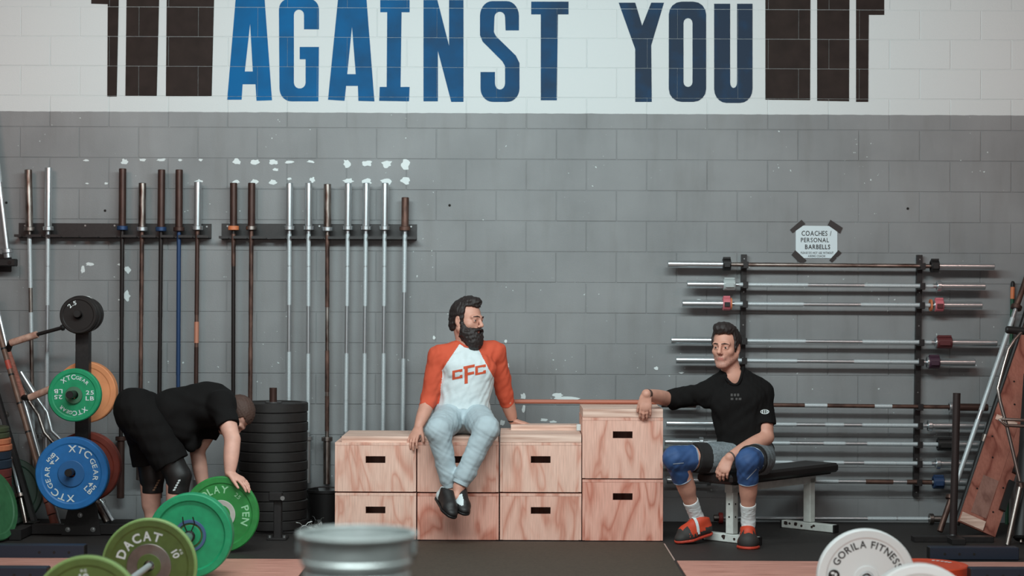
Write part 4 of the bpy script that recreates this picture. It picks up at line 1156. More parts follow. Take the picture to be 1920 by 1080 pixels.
# thin chrome bar in front of the pile
f_ = onz(50, 986, .012); A = at(2, 760, -.20)
barbell(f_, A+(A-f_)*.02, 'thin tarnished barbell leaning beside the pile of coloured plates', None, sl0=.22, sl1=.1, m_sl=M_WORN, m_sh=M_STEEL, m_kn=M_KNURL, rs=.0165, rsh=.0125, knurl=((.1, .4),))
# bar resting in a wall bracket
a = at(15, 484, -.13); b = at(-26, 140, -.13)
barbell(a, b, 'silver barbell leaning down into a black wall bracket near the upright barbells', None, sl0=.06, sl1=.05, m_sl=M_STEEL, m_sh=M_STEEL, m_kn=M_KNURL, rs=.025, rsh=.021, knurl=((.4, .9),))
a = at(-40, 491, -.13); b = at(31, 487, -.13)
t = thing('wall_bracket', 'black wall bracket holding the foot of the leaning silver barbell', 'bracket', ((a.x+b.x)/2, 0, a.z))
MB().box((0, -.13, -.004), (b.x-a.x, .07, .05), None, .006).build('socket_block', M_BLACKPL, t)
MB().box((0, -.05, -.004), (.06, .10, .04), None, .004).build('arm', M_BLACKST, t)
MB().box((0, -.006, -.004), (.12, .008, .12), None, .003).build('wall_plate', M_BLACKST, t)
MB().cyl((.09, -.165, -.004), (.09, -.172, -.004), .012, n=10).build('bolt', M_BLKOX, t)

# ------------------------------------------------------------------ galvanised bucket on its stand, close to the camera
DB = 4.6; YBK = CAM.y+DB
M_GALV = mat('galvanised_steel', (168, 180, 180), .42, .35, noise=(9, .25, 4))
cb = at(669, 998, YBK); Rb = 111/scl(YBK)
hb = .27; zb0 = cb.z-hb
stand = thing('bucket_stand', 'plain steel tripod stand under the galvanised bucket', 'stand', (cb.x, YBK, 0))
MB().lathe((0, 0, zb0-.008), (0, 0, 1), [(0, 0), (.13, 0), (.13, .008), (0, .008)], n=28).build('tray', M_BLACKST, stand)
for k in range(3):
    q_ = 2*math.pi*k/3+.5
    MB().cyl((math.cos(q_)*.09, math.sin(q_)*.09, zb0-.006), (math.cos(q_)*.22, math.sin(q_)*.22, 0), .012, n=10).build('leg', M_BLACKST, stand)
t = thing('metal_bucket', 'galvanised metal bucket with rolled rim and ribs standing over the brown mat', 'bucket', (cb.x, YBK, zb0))
ri = lambda z: Rb*(.70+.28*z/hb)
prof = [(0, .0), (ri(0), .0)]
for z in (.05, .10, .150, .155, .160, .167, .172, .185, .190, .195, .202, .207, .25):
    r_ = ri(z)
    if z in (.155, .160, .167, .190, .195, .202): r_ += .0045
    prof.append((r_, z))
prof += [(ri(hb), hb-.008), (ri(hb)-.003, hb-.004), (ri(.02)-.003, .006), (0, .006)]
MB().lathe((0, 0, 0), (0, 0, 1), prof, n=48).build('pail', M_GALV, t)
rp = [(Rb*.985+.006*math.cos(q_), hb-.004+.006*math.sin(q_)) for q_ in [2*math.pi*k/8 for k in range(8)]]
MB().lathe((0, 0, 0), (0, 0, 1), rp, n=48, closed=True).build('rolled_rim', M_GALV, t)
for s in (-1, 1):
    MB().box((s*(ri(.24)+.003), 0, .235), (.008, .05, .035), None, .002).build('handle_ear', M_GALV, t)
MB().tube([(math.cos(q_)*(ri(.24)+.008), .012+math.sin(q_)*.03, .235-math.sin(q_)*.12) for q_ in [math.pi*i/14 for i in range(15)]], .004, n=6).build('bail_handle', M_WIRE, t)
# ------------------------------------------------------------------ figures: implicit surfaces meshed as one skin
def npv(v): return np.array((v[0], v[1], v[2]), dtype=np.float32)
class Field:
    def __init__(s, lo, hi, h):
        s.lo = npv(lo); s.h = h
        s.n = [int(math.ceil((hi[i]-lo[i])/h))+1 for i in range(3)]
        s.ax = [s.lo[i] + np.arange(s.n[i], dtype=np.float32)*h for i in range(3)]
        s.f = np.full(s.n, 0.5, dtype=np.float32)
    def _box(s, lo, hi):
        sl = []
        for i in range(3):
            a = max(0, int(math.floor((lo[i]-s.lo[i])/s.h))); b = min(s.n[i], int(math.ceil((hi[i]-s.lo[i])/s.h))+1)
            if b <= a: return None, None
            sl.append(slice(a, b))
        C = (s.ax[0][sl[0]][:, None, None], s.ax[1][sl[1]][None, :, None], s.ax[2][sl[2]][None, None, :])
        return tuple(sl), C
    def _dist(s, p, inf, C):
        X, Y, Z = C
        if p[0] == 'c':
            _, a, b, ra, rb, k = p[:6]; o = p[6] if len(p) > 6 else {}
            a = npv(a); b = npv(b); ba = b-a; L2 = float(ba@ba)+1e-12
            dx, dy, dz = X-a[0], Y-a[1], Z-a[2]
            t = np.clip((dx*ba[0]+dy*ba[1]+dz*ba[2])/L2, 0, 1)
            qx, qy, qz = dx-t*ba[0], dy-t*ba[1], dz-t*ba[2]
            q2 = qx*qx+qy*qy+qz*qz
            if 'flat' in o:
                n_, sf = o['flat']; n_ = npv(n_)
                cm = qx*n_[0]+qy*n_[1]+qz*n_[2]
                q2 = q2 + cm*cm*(1/(sf*sf)-1)
            rr = ra+(rb-ra)*t
            if 'bulge' in o: rr = rr + o['bulge']*4*t*(1-t)
            d = np.sqrt(q2) - rr - inf
            Ln = math.sqrt(L2)
            if o.get('cap1'): d = np.maximum(d, (dx*ba[0]+dy*ba[1]+dz*ba[2])/Ln - Ln)
            if o.get('cap0'): d = np.maximum(d, -(dx*ba[0]+dy*ba[1]+dz*ba[2])/Ln)
            return d
        _, c, r, A, k = p[:5]
        c = npv(c); dx, dy, dz = X-c[0], Y-c[1], Z-c[2]
        k0 = 0; k1 = 0
        for i in range(3):
            a = npv(A[i]); q = dx*a[0]+dy*a[1]+dz*a[2]; ri = r[i]+inf
            k0 = k0 + (q/ri)**2; k1 = k1 + (q/(ri*ri))**2
        k0 = np.sqrt(k0); k1 = np.sqrt(k1)+1e-9
        return k0*(k0-1)/k1
    def _bounds(s, p, inf):
        if p[0] == 'c':
            m = max(p[3], p[4])+inf+(p[6].get('bulge', 0) if len(p) > 6 else 0)
            lo = [min(p[1][i], p[2][i])-m for i in range(3)]; hi = [max(p[1][i], p[2][i])+m for i in range(3)]
        else:
            m = max(p[2])+inf
            lo = [p[1][i]-m for i in range(3)]; hi = [p[1][i]+m for i in range(3)]
        return lo, hi
    def add(s, p, inf=0.0, k=None):
        k = (p[5] if p[0] == 'c' else p[4]) if k is None else k
        lo, hi = s._bounds(p, inf); mg = k+4*s.h
        sl, C = s._box([v-mg for v in lo], [v+mg for v in hi])
        if sl is None: return s
        d = s._dist(p, inf, C); f = s.f[sl]
        if k > 0:
            hh = np.clip(.5+.5*(f-d)/k, 0, 1)
            s.f[sl] = f+(d-f)*hh - k*hh*(1-hh)
        else: s.f[sl] = np.minimum(f, d)
        return s
    def cut(s, p, inf=0.0, k=0.0):
        lo, hi = s._bounds(p, inf); mg = k+4*s.h
        sl, C = s._box([v-mg for v in lo], [v+mg for v in hi])
        if sl is None: return s
        d = -s._dist(p, inf, C); f = s.f[sl]
        if k > 0:
            hh = np.clip(.5-.5*(f-d)/k, 0, 1)
            s.f[sl] = f+(d-f)*hh + k*hh*(1-hh)
        else: s.f[sl] = np.maximum(f, d)
        return s
    def grid(s): return s.ax[0][:, None, None], s.ax[1][None, :, None], s.ax[2][None, None, :]
    def clip(s, fn):
        """keep where fn(X,Y,Z) <= 0"""
        X, Y, Z = s.grid(); s.f = np.maximum(s.f, fn(X, Y, Z).astype(np.float32)); return s
    def plane(s, p, n_):
        n_ = Vector(n_).normalized(); p = Vector(p)
        return s.clip(lambda X, Y, Z: (X-p.x)*n_.x+(Y-p.y)*n_.y+(Z-p.z)*n_.z)
    def folds(s, amp, wl, seed=0, d=(1, 1, 1)):
        X, Y, Z = s.grid(); w = 2*math.pi/wl; r = np.random.RandomState(seed)
        tot = 0
        for i in range(4):
            a = r.normal(size=3); a /= np.linalg.norm(a); a = a*np.array(d)
            ph = r.uniform(0, 6.28); ww = w*r.uniform(.7, 1.5)
            b = r.normal(size=3)*w*.35
            tot = tot + np.sin(ww*(a[0]*X+a[1]*Y+a[2]*Z)+ph+1.3*np.sin(b[0]*X+b[1]*Y+b[2]*Z))
        s.f = s.f + (amp/2*tot).astype(np.float32); return s
    def mesh(s, name, mats, off, smooth=1, matfn=None):
        f = s.f; h = s.h
        g = (f < 0)
        cs = np.zeros([n_-1 for n_ in s.n], dtype=np.uint8)
        for i in (0, 1):
            for j in (0, 1):
                for k in (0, 1):
                    cs += g[i:s.n[0]-1+i, j:s.n[1]-1+j, k:s.n[2]-1+k]
        idx = np.argwhere((cs > 0) & (cs < 8))
        vid = np.full(cs.shape, -1, dtype=np.int32); vid[tuple(idx.T)] = np.arange(len(idx), dtype=np.int32)
        I, J, K = idx.T
        cn = {}
        for i in (0, 1):
            for j in (0, 1):
                for k in (0, 1): cn[(i, j, k)] = f[I+i, J+j, K+k]
        acc = np.zeros((len(idx), 3), dtype=np.float64); cnt = np.zeros(len(idx))
        for ax in range(3):
            for u in (0, 1):
                for v in (0, 1):
                    c0 = [0, 0, 0]; c1 = [0, 0, 0]; o = [a for a in range(3) if a != ax]
                    c0[o[0]] = c1[o[0]] = u; c0[o[1]] = c1[o[1]] = v; c1[ax] = 1
                    A, B = cn[tuple(c0)], cn[tuple(c1)]
                    m = (A < 0) != (B < 0)
                    t = np.where(m, A/np.where(m, A-B, 1), 0)
                    P = np.zeros((len(idx), 3)); P[:, ax] = t; P[:, o[0]] = u; P[:, o[1]] = v
                    acc[m] += P[m]; cnt[m] += 1
        V = s.lo + (idx + acc/np.maximum(cnt, 1)[:, None])*h
        Q = []
        for ax in range(3):
            o = [(1, 2), (2, 0), (0, 1)][ax]
            sl0 = [slice(None)]*3; sl1 = [slice(None)]*3
            sl0[ax] = slice(0, -1); sl1[ax] = slice(1, None)
            df = g[tuple(sl0)] != g[tuple(sl1)]
            e = np.argwhere(df)
            e = e[(e[:, o[0]] > 0) & (e[:, o[1]] > 0) & (e[:, o[0]] < s.n[o[0]]-1) & (e[:, o[1]] < s.n[o[1]]-1)]
            if not len(e): continue
            du = np.zeros(3, int); dv = np.zeros(3, int); du[o[0]] = 1; dv[o[1]] = 1
            q = np.stack([vid[tuple((e-du-dv).T)], vid[tuple((e-dv).T)], vid[tuple(e.T)], vid[tuple((e-du).T)]], 1)
            inside = g[tuple(e.T)]
            q[~inside] = q[~inside][:, ::-1]
            Q.append(q)
        Q = np.concatenate(Q); Q = Q[(Q >= 0).all(1)]
        for _ in range(smooth):
            S = np.zeros_like(V); n_ = np.zeros(len(V))
            for a in range(4):
                b = (a+1) % 4
                np.add.at(S, Q[:, a], V[Q[:, b]]); np.add.at(n_, Q[:, a], 1)
                np.add.at(S, Q[:, b], V[Q[:, a]]); np.add.at(n_, Q[:, b], 1)
            V = V*.5 + .5*S/np.maximum(n_, 1)[:, None]
        me = bpy.data.meshes.new(name)
        me.vertices.add(len(V)); me.vertices.foreach_set('co', (V - npv(off)).astype(np.float32).ravel())
        me.loops.add(len(Q)*4); me.loops.foreach_set('vertex_index', Q.astype(np.int32).ravel())
        me.polygons.add(len(Q)); me.polygons.foreach_set('loop_start', np.arange(0, len(Q)*4, 4, dtype=np.int32))
        try: me.polygons.foreach_set('loop_total', np.full(len(Q), 4, dtype=np.int32))
        except Exception: pass
        mats = mats if isinstance(mats, (list, tuple)) else [mats]
        for m in mats: me.materials.append(m)
        me.polygons.foreach_set('use_smooth', np.ones(len(Q), dtype=bool))
        if matfn is not None:
            Cc = V[Q].mean(1)
            me.polygons.foreach_set('material_index', matfn(Cc).astype(np.int32))
        me.update(calc_edges=True); me.validate()
        return me

def V3(*a): return Vector(a)
def orth(f, u):
    f = Vector(f).normalized(); u = Vector(u); u = (u-f*u.dot(f)).normalized(); return f, u, f.cross(u)   # forward, up, right
class Head:
    """local axes: r (the person's right), f forward, u up; unit scale s"""
    def __init__(s, c, fwd, up, sc=1.0):
        s.c = Vector(c); s.f, s.u, s.r = orth(fwd, up); s.s = sc
    def p(s, x, y, z): return s.c + (s.r*x+s.f*y+s.u*z)*s.s
    def e(s, x, y, z, rx, ry, rz, k=.02): return ('e', s.p(x, y, z), (rx*s.s, ry*s.s, rz*s.s), (s.r, s.f, s.u), k)
    def cn(s, a, b, ra, rb, k=.015, **o): return ('c', s.p(*a), s.p(*b), ra*s.s, rb*s.s, k, o)
    def prims(s):
        P = [s.e(0, -.014, .036, .076, .096, .086), s.e(0, .022, -.03, .060, .066, .080, .03)]
        for q in (-1, 1):
            P += [s.cn((q*.054, -.005, -.05), (q*.018, .068, -.100), .024, .020, .025),
                  s.e(q*.042, .052, -.022, .024, .024, .022, .02),
                  s.cn((q*.012, .090, .024), (q*.046, .074, .024), .0115, .0105, .015),
                  s.e(q*.031, .075, .003, .0155, .0145, .0135, .004)]
        P += [s.e(0, .076, -.100, .024, .018, .018, .02),
              s.cn((0, .088, .020), (0, .112, -.020), .0085, .0120, .010), s.e(0, .113, -.024, .011, .010, .009, .008)]
        for q in (-1, 1): P.append(s.e(q*.012, .101, -.030, .0080, .0095, .0075, .006))
        P += [s.e(0, .084, -.060, .026, .012, .016, .018),
              s.e(0, .0880, -.0560, .021, .0080, .0042, .005), s.e(0, .0870, -.0670, .018, .0080, .0048, .005)]
        return P
    def ears(s):
        P = []
        for q in (-1, 1):
            P += [s.e(q*.077, -.012, -.004, .0085, .019, .031, .006), s.e(q*.076, -.006, -.030, .008, .010, .012, .006)]
        return P
    def cuts(s):
        P = []
        for q in (-1, 1):
            P.append((s.e(q*.031, .104, .008, .0185, .018, .0115), .012))
        for q in (-1, 1): P.append((s.e(q*.086, -.008, -.002, .006, .010, .017), .004))
        return P
    def lids(s):
        P = []
        for q in (-1, 1):
            P += [s.cn((q*.0185, .0850, .0095), (q*.031, .0865, .0135), .0042, .0048, .004), s.cn((q*.031, .0865, .0135), (q*.0445, .0790, .0090), .0048, .0042, .004),
                  s.cn((q*.0200, .0845, -.0035), (q*.0430, .0790, -.0030), .0038, .0036, .004)]
        return P
    def loc(s, X, Y, Z):
        dx, dy, dz = X-s.c.x, Y-s.c.y, Z-s.c.z
        g = lambda a: (dx*a.x+dy*a.y+dz*a.z)/s.s
        return g(s.r), g(s.f), g(s.u)

def hand(wrist, d, n, side, curl=(25, 35, 25), spread=6, thumb=(35, 20), sc=1.0, bend=0.0):
    """d: direction of the fingers, n: outward normal of the back of the hand, side=+1 when the thumb lies along d x n"""
    d = Vector(d).normalized(); n = Vector(n); n = (n-d*n.dot(d)).normalized(); t = d.cross(n)*side
    w_ = Vector(wrist); P = []
    kn = w_+d*.088*sc
    P.append(('c', w_+d*.0*sc, w_+d*.03*sc, .025*sc, .031*sc, .015, {'flat': (n, .52)}))
    P.append(('c', w_+d*.03*sc+t*.004*sc, w_+d*.068*sc, .034*sc, .039*sc, .012, {'flat': (n, .36)}))
    ln = (.080, .088, .082, .064)
    for i in range(4):
        off = (.030-.0195*i)*sc
        dd = (d + t*math.tan(math.radians(spread*(1.5-i)))*.5).normalized()
        p = w_+d*(.084-(.004*abs(i-1)))*sc+t*off
        ang = bend
        r = (.0096, .0098, .0094, .0084)[i]*sc
        for j, fr in enumerate((.45, .31, .24)):
            ang += curl[j]
            v = dd*math.cos(math.radians(ang)) - n*math.sin(math.radians(ang))
            q = p+v*ln[i]*fr*sc
            P.append(('c', p, q, r*(1-.08*j), r*(.92-.08*j), .004)); p = q
    p = w_+d*.022*sc+t*.024*sc
    a0 = math.radians(thumb[0])
    v = (d*math.cos(a0)+t*math.sin(a0)-n*.25).normalized(); q = p+v*.040*sc
    P.append(('c', p, q, .0150*sc, .0115*sc, .012)); p = q
    a1 = math.radians(thumb[1])
    v = (d*math.cos(a1)+t*math.sin(a1)-n*.3).normalized(); q = p+v*.030*sc
    P.append(('c', p, q, .0108*sc, .0095*sc, .004)); p = q
    v = (d*math.cos(a1*.6)+t*math.sin(a1*.6)-n*.4).normalized(); q = p+v*.025*sc
    P.append(('c', p, q, .0095*sc, .0080*sc, .004))
    return P

class Person:
    def __init__(s, label, base):
        s.base = Vector(base); s.root = thing('person', label, 'person', s.base); s.pr = {}
    def put(s, tagname, *prims): s.pr.setdefault(tagname, []).extend(prims); return s
    def bounds(s, tags, m):
        lo = [1e9]*3; hi = [-1e9]*3
        for t in tags:
            for p in s.pr.get(t, []):
                a, b = Field._bounds(None, p, 0)
                for i in range(3): lo[i] = min(lo[i], a[i]); hi[i] = max(hi[i], b[i])
        return [v-m for v in lo], [v+m for v in hi]
    def field(s, tags, h, inf=0.0, m=.03, k=None, also=()):
        lo, hi = s.bounds(list(tags)+list(also), m+abs(inf)); F = Field(lo, hi, h)
        for t in tags:
            for p in s.pr.get(t, []): F.add(p, (inf if t not in ('hand', 'head', 'ear', 'neck', 'forearmR', 'forearmL', 'calfR', 'calfL') else max(inf, 0)), k)
        return F
    def child(s, name, me, label=None):
        o = link(name, me, s.root)
        if label: o['label'] = label
        return o
    def torso(s, pelvis, chest, neck, shR, shL, hipR, hipL, fat=0.0):
        pelvis, chest, neck, shR, shL, hipR, hipL = map(Vector, (pelvis, chest, neck, shR, shL, hipR, hipL))
        up = (neck-pelvis).normalized()
        rc_ = (shR-shL); rc_ = (rc_-up*rc_.dot(up)).normalized(); fc = up.cross(rc_)
        rp = (hipR-hipL); rp = (rp-up*rp.dot(up)).normalized(); fp = up.cross(rp)
        s.fc, s.rc, s.upv = fc, rc_, up
        s.put('pelvis', ('e', pelvis, (.168, .118+fat*.5, .115), (rp, fp, up), .05))
        mid = pelvis.lerp(chest, .52)
        s.put('belly', ('e', mid+fp*.006, (.146+fat, .108+fat, .15), ((rp+rc_).normalized(), (fp+fc).normalized(), up), .06))
        s.put('chest', ('e', chest, (.160, .114, .175), (rc_, fc, up), .06),
              ('c', shR.lerp(chest+up*.10, .25)-up*.01, shL.lerp(chest+up*.10, .25)-up*.01, .060, .060, .04))
        for q in (1, -1):
            s.put('chest', ('e', chest+rc_*q*.072+fc*.075+up*.045, (.078, .045, .06), (rc_, fc, up), .05))
            sh = shR if q == 1 else shL
            s.put('chest', ('c', neck-up*.012+rc_*q*.03, sh+up*.006, .046, .050, .04))
    def arm(s, side, sh, el, wr, r=1.0):
        sh, el, wr = Vector(sh), Vector(el), Vector(wr)
        s.put('delt'+side, ('e', sh-(sh-el).normalized()*0-Vector((0, 0, .012)), (.062*r, .062*r, .066*r), (V3(1, 0, 0), V3(0, 1, 0), V3(0, 0, 1)), .03))
        s.put('uparm'+side, ('c', sh, el, .052*r, .042*r, .02, {'bulge': .006*r}))
        s.put('forearm'+side, ('c', el, wr, .041*r, .027*r, .015, {'bulge': .007*r}))
    def leg(s, side, hip, kn, an, r=1.0):
        hip, kn, an = Vector(hip), Vector(kn), Vector(an)
        s.put('thigh'+side, ('c', hip, kn, .088*r, .058*r, .04, {'bulge': .006}))
        bk = ((hip-kn).normalized()*.5+(an-kn).normalized()*.5)
        d = (an-kn).normalized(); bk = (bk-d*bk.dot(d))
        bk = bk.normalized() if bk.length > .05 else Vector((0, .5, 0))
        s.put('calf'+side, ('c', kn, an, .054*r, .037*r, .03),
              ('c', kn.lerp(an, .18)+bk*.018, kn.lerp(an, .5)+bk*.014, .046*r, .040*r, .04))

SKIN = mat('skin', (208, 152, 132), .55, noise=(22, .10, 4)); 
STUB = mat('stubbled_skin', (180, 132, 117), .6); LIP = mat('lips', (186, 118, 106), .5)
HAIR = mat('dark_hair', (38, 28, 26), .6, bump=(180, .5, .004)); HAIRB = mat('short_brown_hair', (74, 52, 44), .7, bump=(220, .5, .003))
EYEW = mat('eye_white', (176, 166, 162), .4); IRIS = mat('dark_iris', (46, 34, 28), .2)
def eyes(P, H):
    for q in (-1, 1):
        c = H.p(q*.031, .0792, .0035) - P.base
        m = MB(); m.lathe(c, H.f, [(0, -.0108), (.006, -.009), (.0100, -.004), (.0105, 0), (.0098, .004), (.0075, .0074), (.0048, .0094), (0, .0106)], n=14)
        m.build('eyeball', EYEW, P.root)
        MB().lathe(c, H.f, [(.0058, .0091), (.0035, .0103), (0, .0112)], n=12).build('iris', IRIS, P.root)
def project(bvh, p, d, off):
    h, n_, i, dist = bvh.ray_cast(p, d)
    return None if h is None else h - Vector(d)*off
from mathutils.bvhtree import BVHTree
def bvh_of(me, base):
    return BVHTree.FromPolygons([v.co+base for v in me.vertices], [tuple(p.vertices) for p in me.polygons])
def decal(P, bvh, quads, name, material, d=(0, 1, 0), off=.0022, Y0=-3.0, nx=6, label=None):
    """quads in photo pixels, draped over a garment along the direction d"""
    m = MB()
    for q in quads:
        grid = []
        for i in range(nx+1):
            for j in range(nx+1):
                u, v = i/nx, j/nx
                x = (q[0][0]*(1-u)+q[1][0]*u)*(1-v)+(q[3][0]*(1-u)+q[2][0]*u)*v
                y = (q[0][1]*(1-u)+q[1][1]*u)*(1-v)+(q[3][1]*(1-u)+q[2][1]*u)*v
                dr = ray(x, y).normalized()
                h = project(bvh, CAM, dr, off)
                grid.append(h)
        if any(g_ is None for g_ in grid): continue
        m.raw([g_-P.base for g_ in grid], [(i*(nx+1)+j, (i+1)*(nx+1)+j, (i+1)*(nx+1)+j+1, i*(nx+1)+j+1) for i in range(nx) for j in range(nx)], True)
    o = m.build(name, material, P.root)
    if label: o['label'] = label
    return o
def px_quad(x0, y0, x1, y1, sh=0.0): return [(x0, y0), (x1, y0+sh), (x1, y1+sh), (x0, y1)]

def rim(F, axis_p, up, r, fwd, n=28, z0=.10, z1=-.12):
    """where a garment ends round the neck: march down a cylinder until inside the garment"""
    up = Vector(up).normalized(); x = (Vector(fwd)-up*Vector(fwd).dot(up)).normalized(); y = up.cross(x)
    out = []
    for i in range(n):
        t = 2*math.pi*i/n; c = Vector(axis_p)+x*math.cos(t)*r+y*math.sin(t)*r; hit = None
        k = z0
        while k > z1:
            p = c+up*k
            ii = [int(round((p[a]-F.lo[a])/F.h)) for a in range(3)]
            if all(0 <= ii[a] < F.n[a] for a in range(3)) and F.f[tuple(ii)] < 0: hit = p; break
            k -= .003
        out.append(hit)
    ok = [p for p in out if p is not None]
    if not ok: return []
    hs = [(p-Vector(axis_p)).dot(up) if p is not None else None for p in out]
    m = sum(h for h in hs if h is not None)/len(ok)
    hs = [m if h is None else h for h in hs]
    for _ in range(3): hs = [(hs[i-1]+hs[i]*2+hs[(i+1) % n])/4 for i in range(n)]
    return [Vector(axis_p)+x*math.cos(2*math.pi*i/n)*r+y*math.sin(2*math.pi*i/n)*r+up*hs[i] for i in range(n)]
AX3 = (V3(1, 0, 0), V3(0, 1, 0), V3(0, 0, 1))
def shoe(P, heel, toe, up, mats, nm='shoe', sole_m=None, width=.048, ankle=None, matfn=None, strap=None, label=None, collar_r=.046, sc=1.0, sole_t=.016, hg=1.0):
    heel, toe = Vector(heel), Vector(toe); f, u, r = orth(toe-heel, up); L = (toe-heel).length
    lo = [min(heel[i], toe[i])-.16 for i in range(3)]; hi = [max(heel[i], toe[i])+.16 for i in range(3)]
    F = Field(lo, hi, .004)
    h0 = heel+f*.042; t0 = toe-f*.040; ball = heel+f*L*.68
    F.add(('c', h0+u*.036*hg, ball+u*.034*hg, .040*sc, width*sc, .02, {'flat': (u, .85)}), k=0)
    F.add(('c', ball+u*.030, t0+u*.024, width*sc, .037*sc, .02, {'flat': (u, .72)}))
    F.add(('c', h0+u*.045*hg, h0+f*.01+u*.085*hg, .040*sc, .041*sc, .02))
    F.add(('c', heel+f*.09+u*.075*hg, ball+u*.050*hg, .040*sc, .034*sc, .02))
    top = h0+u*.098*hg
    F.plane(top, u - f*.28)
    F.plane(heel+u*(sole_t-.002), -u)
    if ankle is not None: F.cut(('c', Vector(ankle), h0+u*.06, .036, .034, 0))
    ml = mats if isinstance(mats, (list, tuple)) else [mats]
    def mf(C):
        D = C - npv(heel)
        return matfn(D@npv(f)/L, D@npv(u), D@npv(r))
    o = P.child(nm, F.mesh(nm, ml, P.base, 1, mf if matfn else None), label)
    if sole_m:
        S = Field(lo, hi, .004)
        S.add(('c', h0+u*.010, ball+u*.010, .043*sc, (width+.003)*sc, .01), k=0)
        S.add(('c', ball+u*.010, t0+u*.014, (width+.003)*sc, .040*sc, .02))
        S.plane(heel+u*sole_t, u); S.plane(heel, -u)
        so = link(nm+'_sole', S.mesh(nm+'_sole', sole_m, P.base, 1), o)
        so.matrix_parent_inverse = Matrix.Identity(4)
    return o

# ================================================================== the bearded man sitting on the boxes
base = at(867, 829.5, YF); base.y = -.80; base.z = at(860, 818.5, -.985).z
A = Person('bearded man in orange and white raglan shirt sitting on the plywood boxes', base)
seat = base.z
pel = at(867, 776, -.76); ch = at(876, 702, -.765); nk = at(877, 650, -.75)
shR = at(822, 668, -.80); shL = at(929, 660, -.70)
elR = at(805, 748, -.80); elL = at(946, 738, -.60)
wrR = at(785, 800, -.945); wrL = at(962, 789, -.515)
hiR = at(842, 785, -.82); hiL = at(894, 785, -.80)
knR = at(822, 808, -1.165); knL = at(912, 804, -1.155)
anR = at(845, 912, -1.115); anL = at(861, 912, -1.195)
A.torso(pel, ch, nk, shR, shL, hiR, hiL)
A.arm('R', shR, elR, wrR, 1.06); A.arm('L', shL, elL, wrL, 1.06)
A.leg('R', hiR, knR, anR, .98); A.leg('L', hiL, knL, anL, .98)
HA = Head(at(876, 601, -.765), (.80, -.60, -.06), (.06, .03, 1), 1.06)
A.put('neck', ('c', nk-V3(0, 0, .02), HA.p(0, -.03, -.06), .060, .056, .03))
A.put('head', *HA.prims()); A.put('ear', *HA.ears())
zl = seat+.012
A.put('hand', *hand(wrR, V3(-.30, -.55, -.62), V3(-.25, -.30, .9), -1, (10, 22, 18), 8, (35, 30)))
A.put('hand', *hand(wrL, V3(.95, -.12, -.22), V3(.2, -.05, 1), -1, (4, 6, 6), 9, (40, 30)))
A.put('foot', ('c', anR, anR+V3(.015, -.03, -.06), .034, .032, .02), ('c', anL, anL+V3(-.015, -.03, -.06), .034, .032, .02))
ARM = ['deltR', 'uparmR', 'forearmR', 'deltL', 'uparmL', 'forearmL']
F = A.field(['pelvis', 'belly', 'chest', 'thighR', 'thighL', 'calfR', 'calfL'] + ARM + ['neck', 'head', 'ear', 'hand', 'foot'], .0042, -.004)
for p, k in HA.cuts(): F.cut(p, 0, k)
for p in HA.lids(): F.add(p)
def facemat(H, stub):
    def fn(C):
        x, y, z = H.loc(C[:, 0], C[:, 1], C[:, 2])
        m = np.zeros(len(C))
        if stub:
            jaw = np.clip((-.030-z-.35*np.clip(.075-y, 0, .06))/.03, 0, 1)*np.clip((y+.005)/.02, 0, 1)*np.clip((z+.128)/.02, 0, 1)
            m[np.random.RandomState(2).rand(len(C)) < jaw*.75] = 1
        m[(np.abs(x) < .017) & (y > .089) & (z < -.053) & (z > -.071)] = 2
        return m
    return fn
A.child('body', F.mesh('body', [SKIN, STUB, LIP], A.base, 1, facemat(HA, False)))
eyes(A, HA)
# hair
def skull(H, inf, h=.004):
    lo = [H.c[i]-.2 for i in range(3)]; hi = [H.c[i]+.2 for i in range(3)]
    Fh = Field(lo, hi, h)
    Fh.add(H.e(0, -.014, .036, .076, .096, .086), inf, k=0)
    return Fh
F = skull(HA, .014)
F.add(HA.e(0, -.07, -.03, .066, .036, .05), .006, .03)
F.add(HA.e(0, .022, .118, .054, .062, .026), .004, .03)
for q in (-1, 1): F.add(HA.cn((q*.070, .018, .0), (q*.068, .022, -.035), .011, .010, .01))
X, Y, Z = F.grid(); lx, ly_, lz = HA.loc(X, Y, Z)
front = (.088 - .25*np.maximum(0, np.abs(lx)-.04)*0) - lz + np.maximum(0, (np.abs(lx)-.045))*1.6*0
keep = np.minimum(np.maximum(front, -.2+0*lz), np.maximum(ly_-.028+.35*np.maximum(0, -lz), -.068-lz))
F.f = np.maximum(F.f, keep.astype(np.float32))
for q in (-1, 1): F.cut(HA.e(q*.092, -.010, -.010, .030, .022, .036), 0, .004)
F.folds(.0026, .030, 4)
A.child('hair', F.mesh('hair', HAIR, A.base, 1), 'short dark brown hair swept back')
# beard
F = Field([HA.c[i]-.22 for i in range(3)], [HA.c[i]+.22 for i in range(3)], .004)
F.add(HA.e(0, .035, -.075, .066, .068, .060), .006, 0)
F.add(HA.e(0, .070, -.120, .050, .044, .052), .006, .03)
for q in (-1, 1): F.add(HA.cn((q*.066, .012, -.012), (q*.058, .035, -.07), .013, .028, .02))
F.add(HA.cn((-.030, .096, -.052), (0, .108, -.043), .009, .010, .01)); F.add(HA.cn((.030, .096, -.052), (0, .108, -.043), .009, .010, .01))
X, Y, Z = F.grid(); lx, ly_, lz = HA.loc(X, Y, Z)
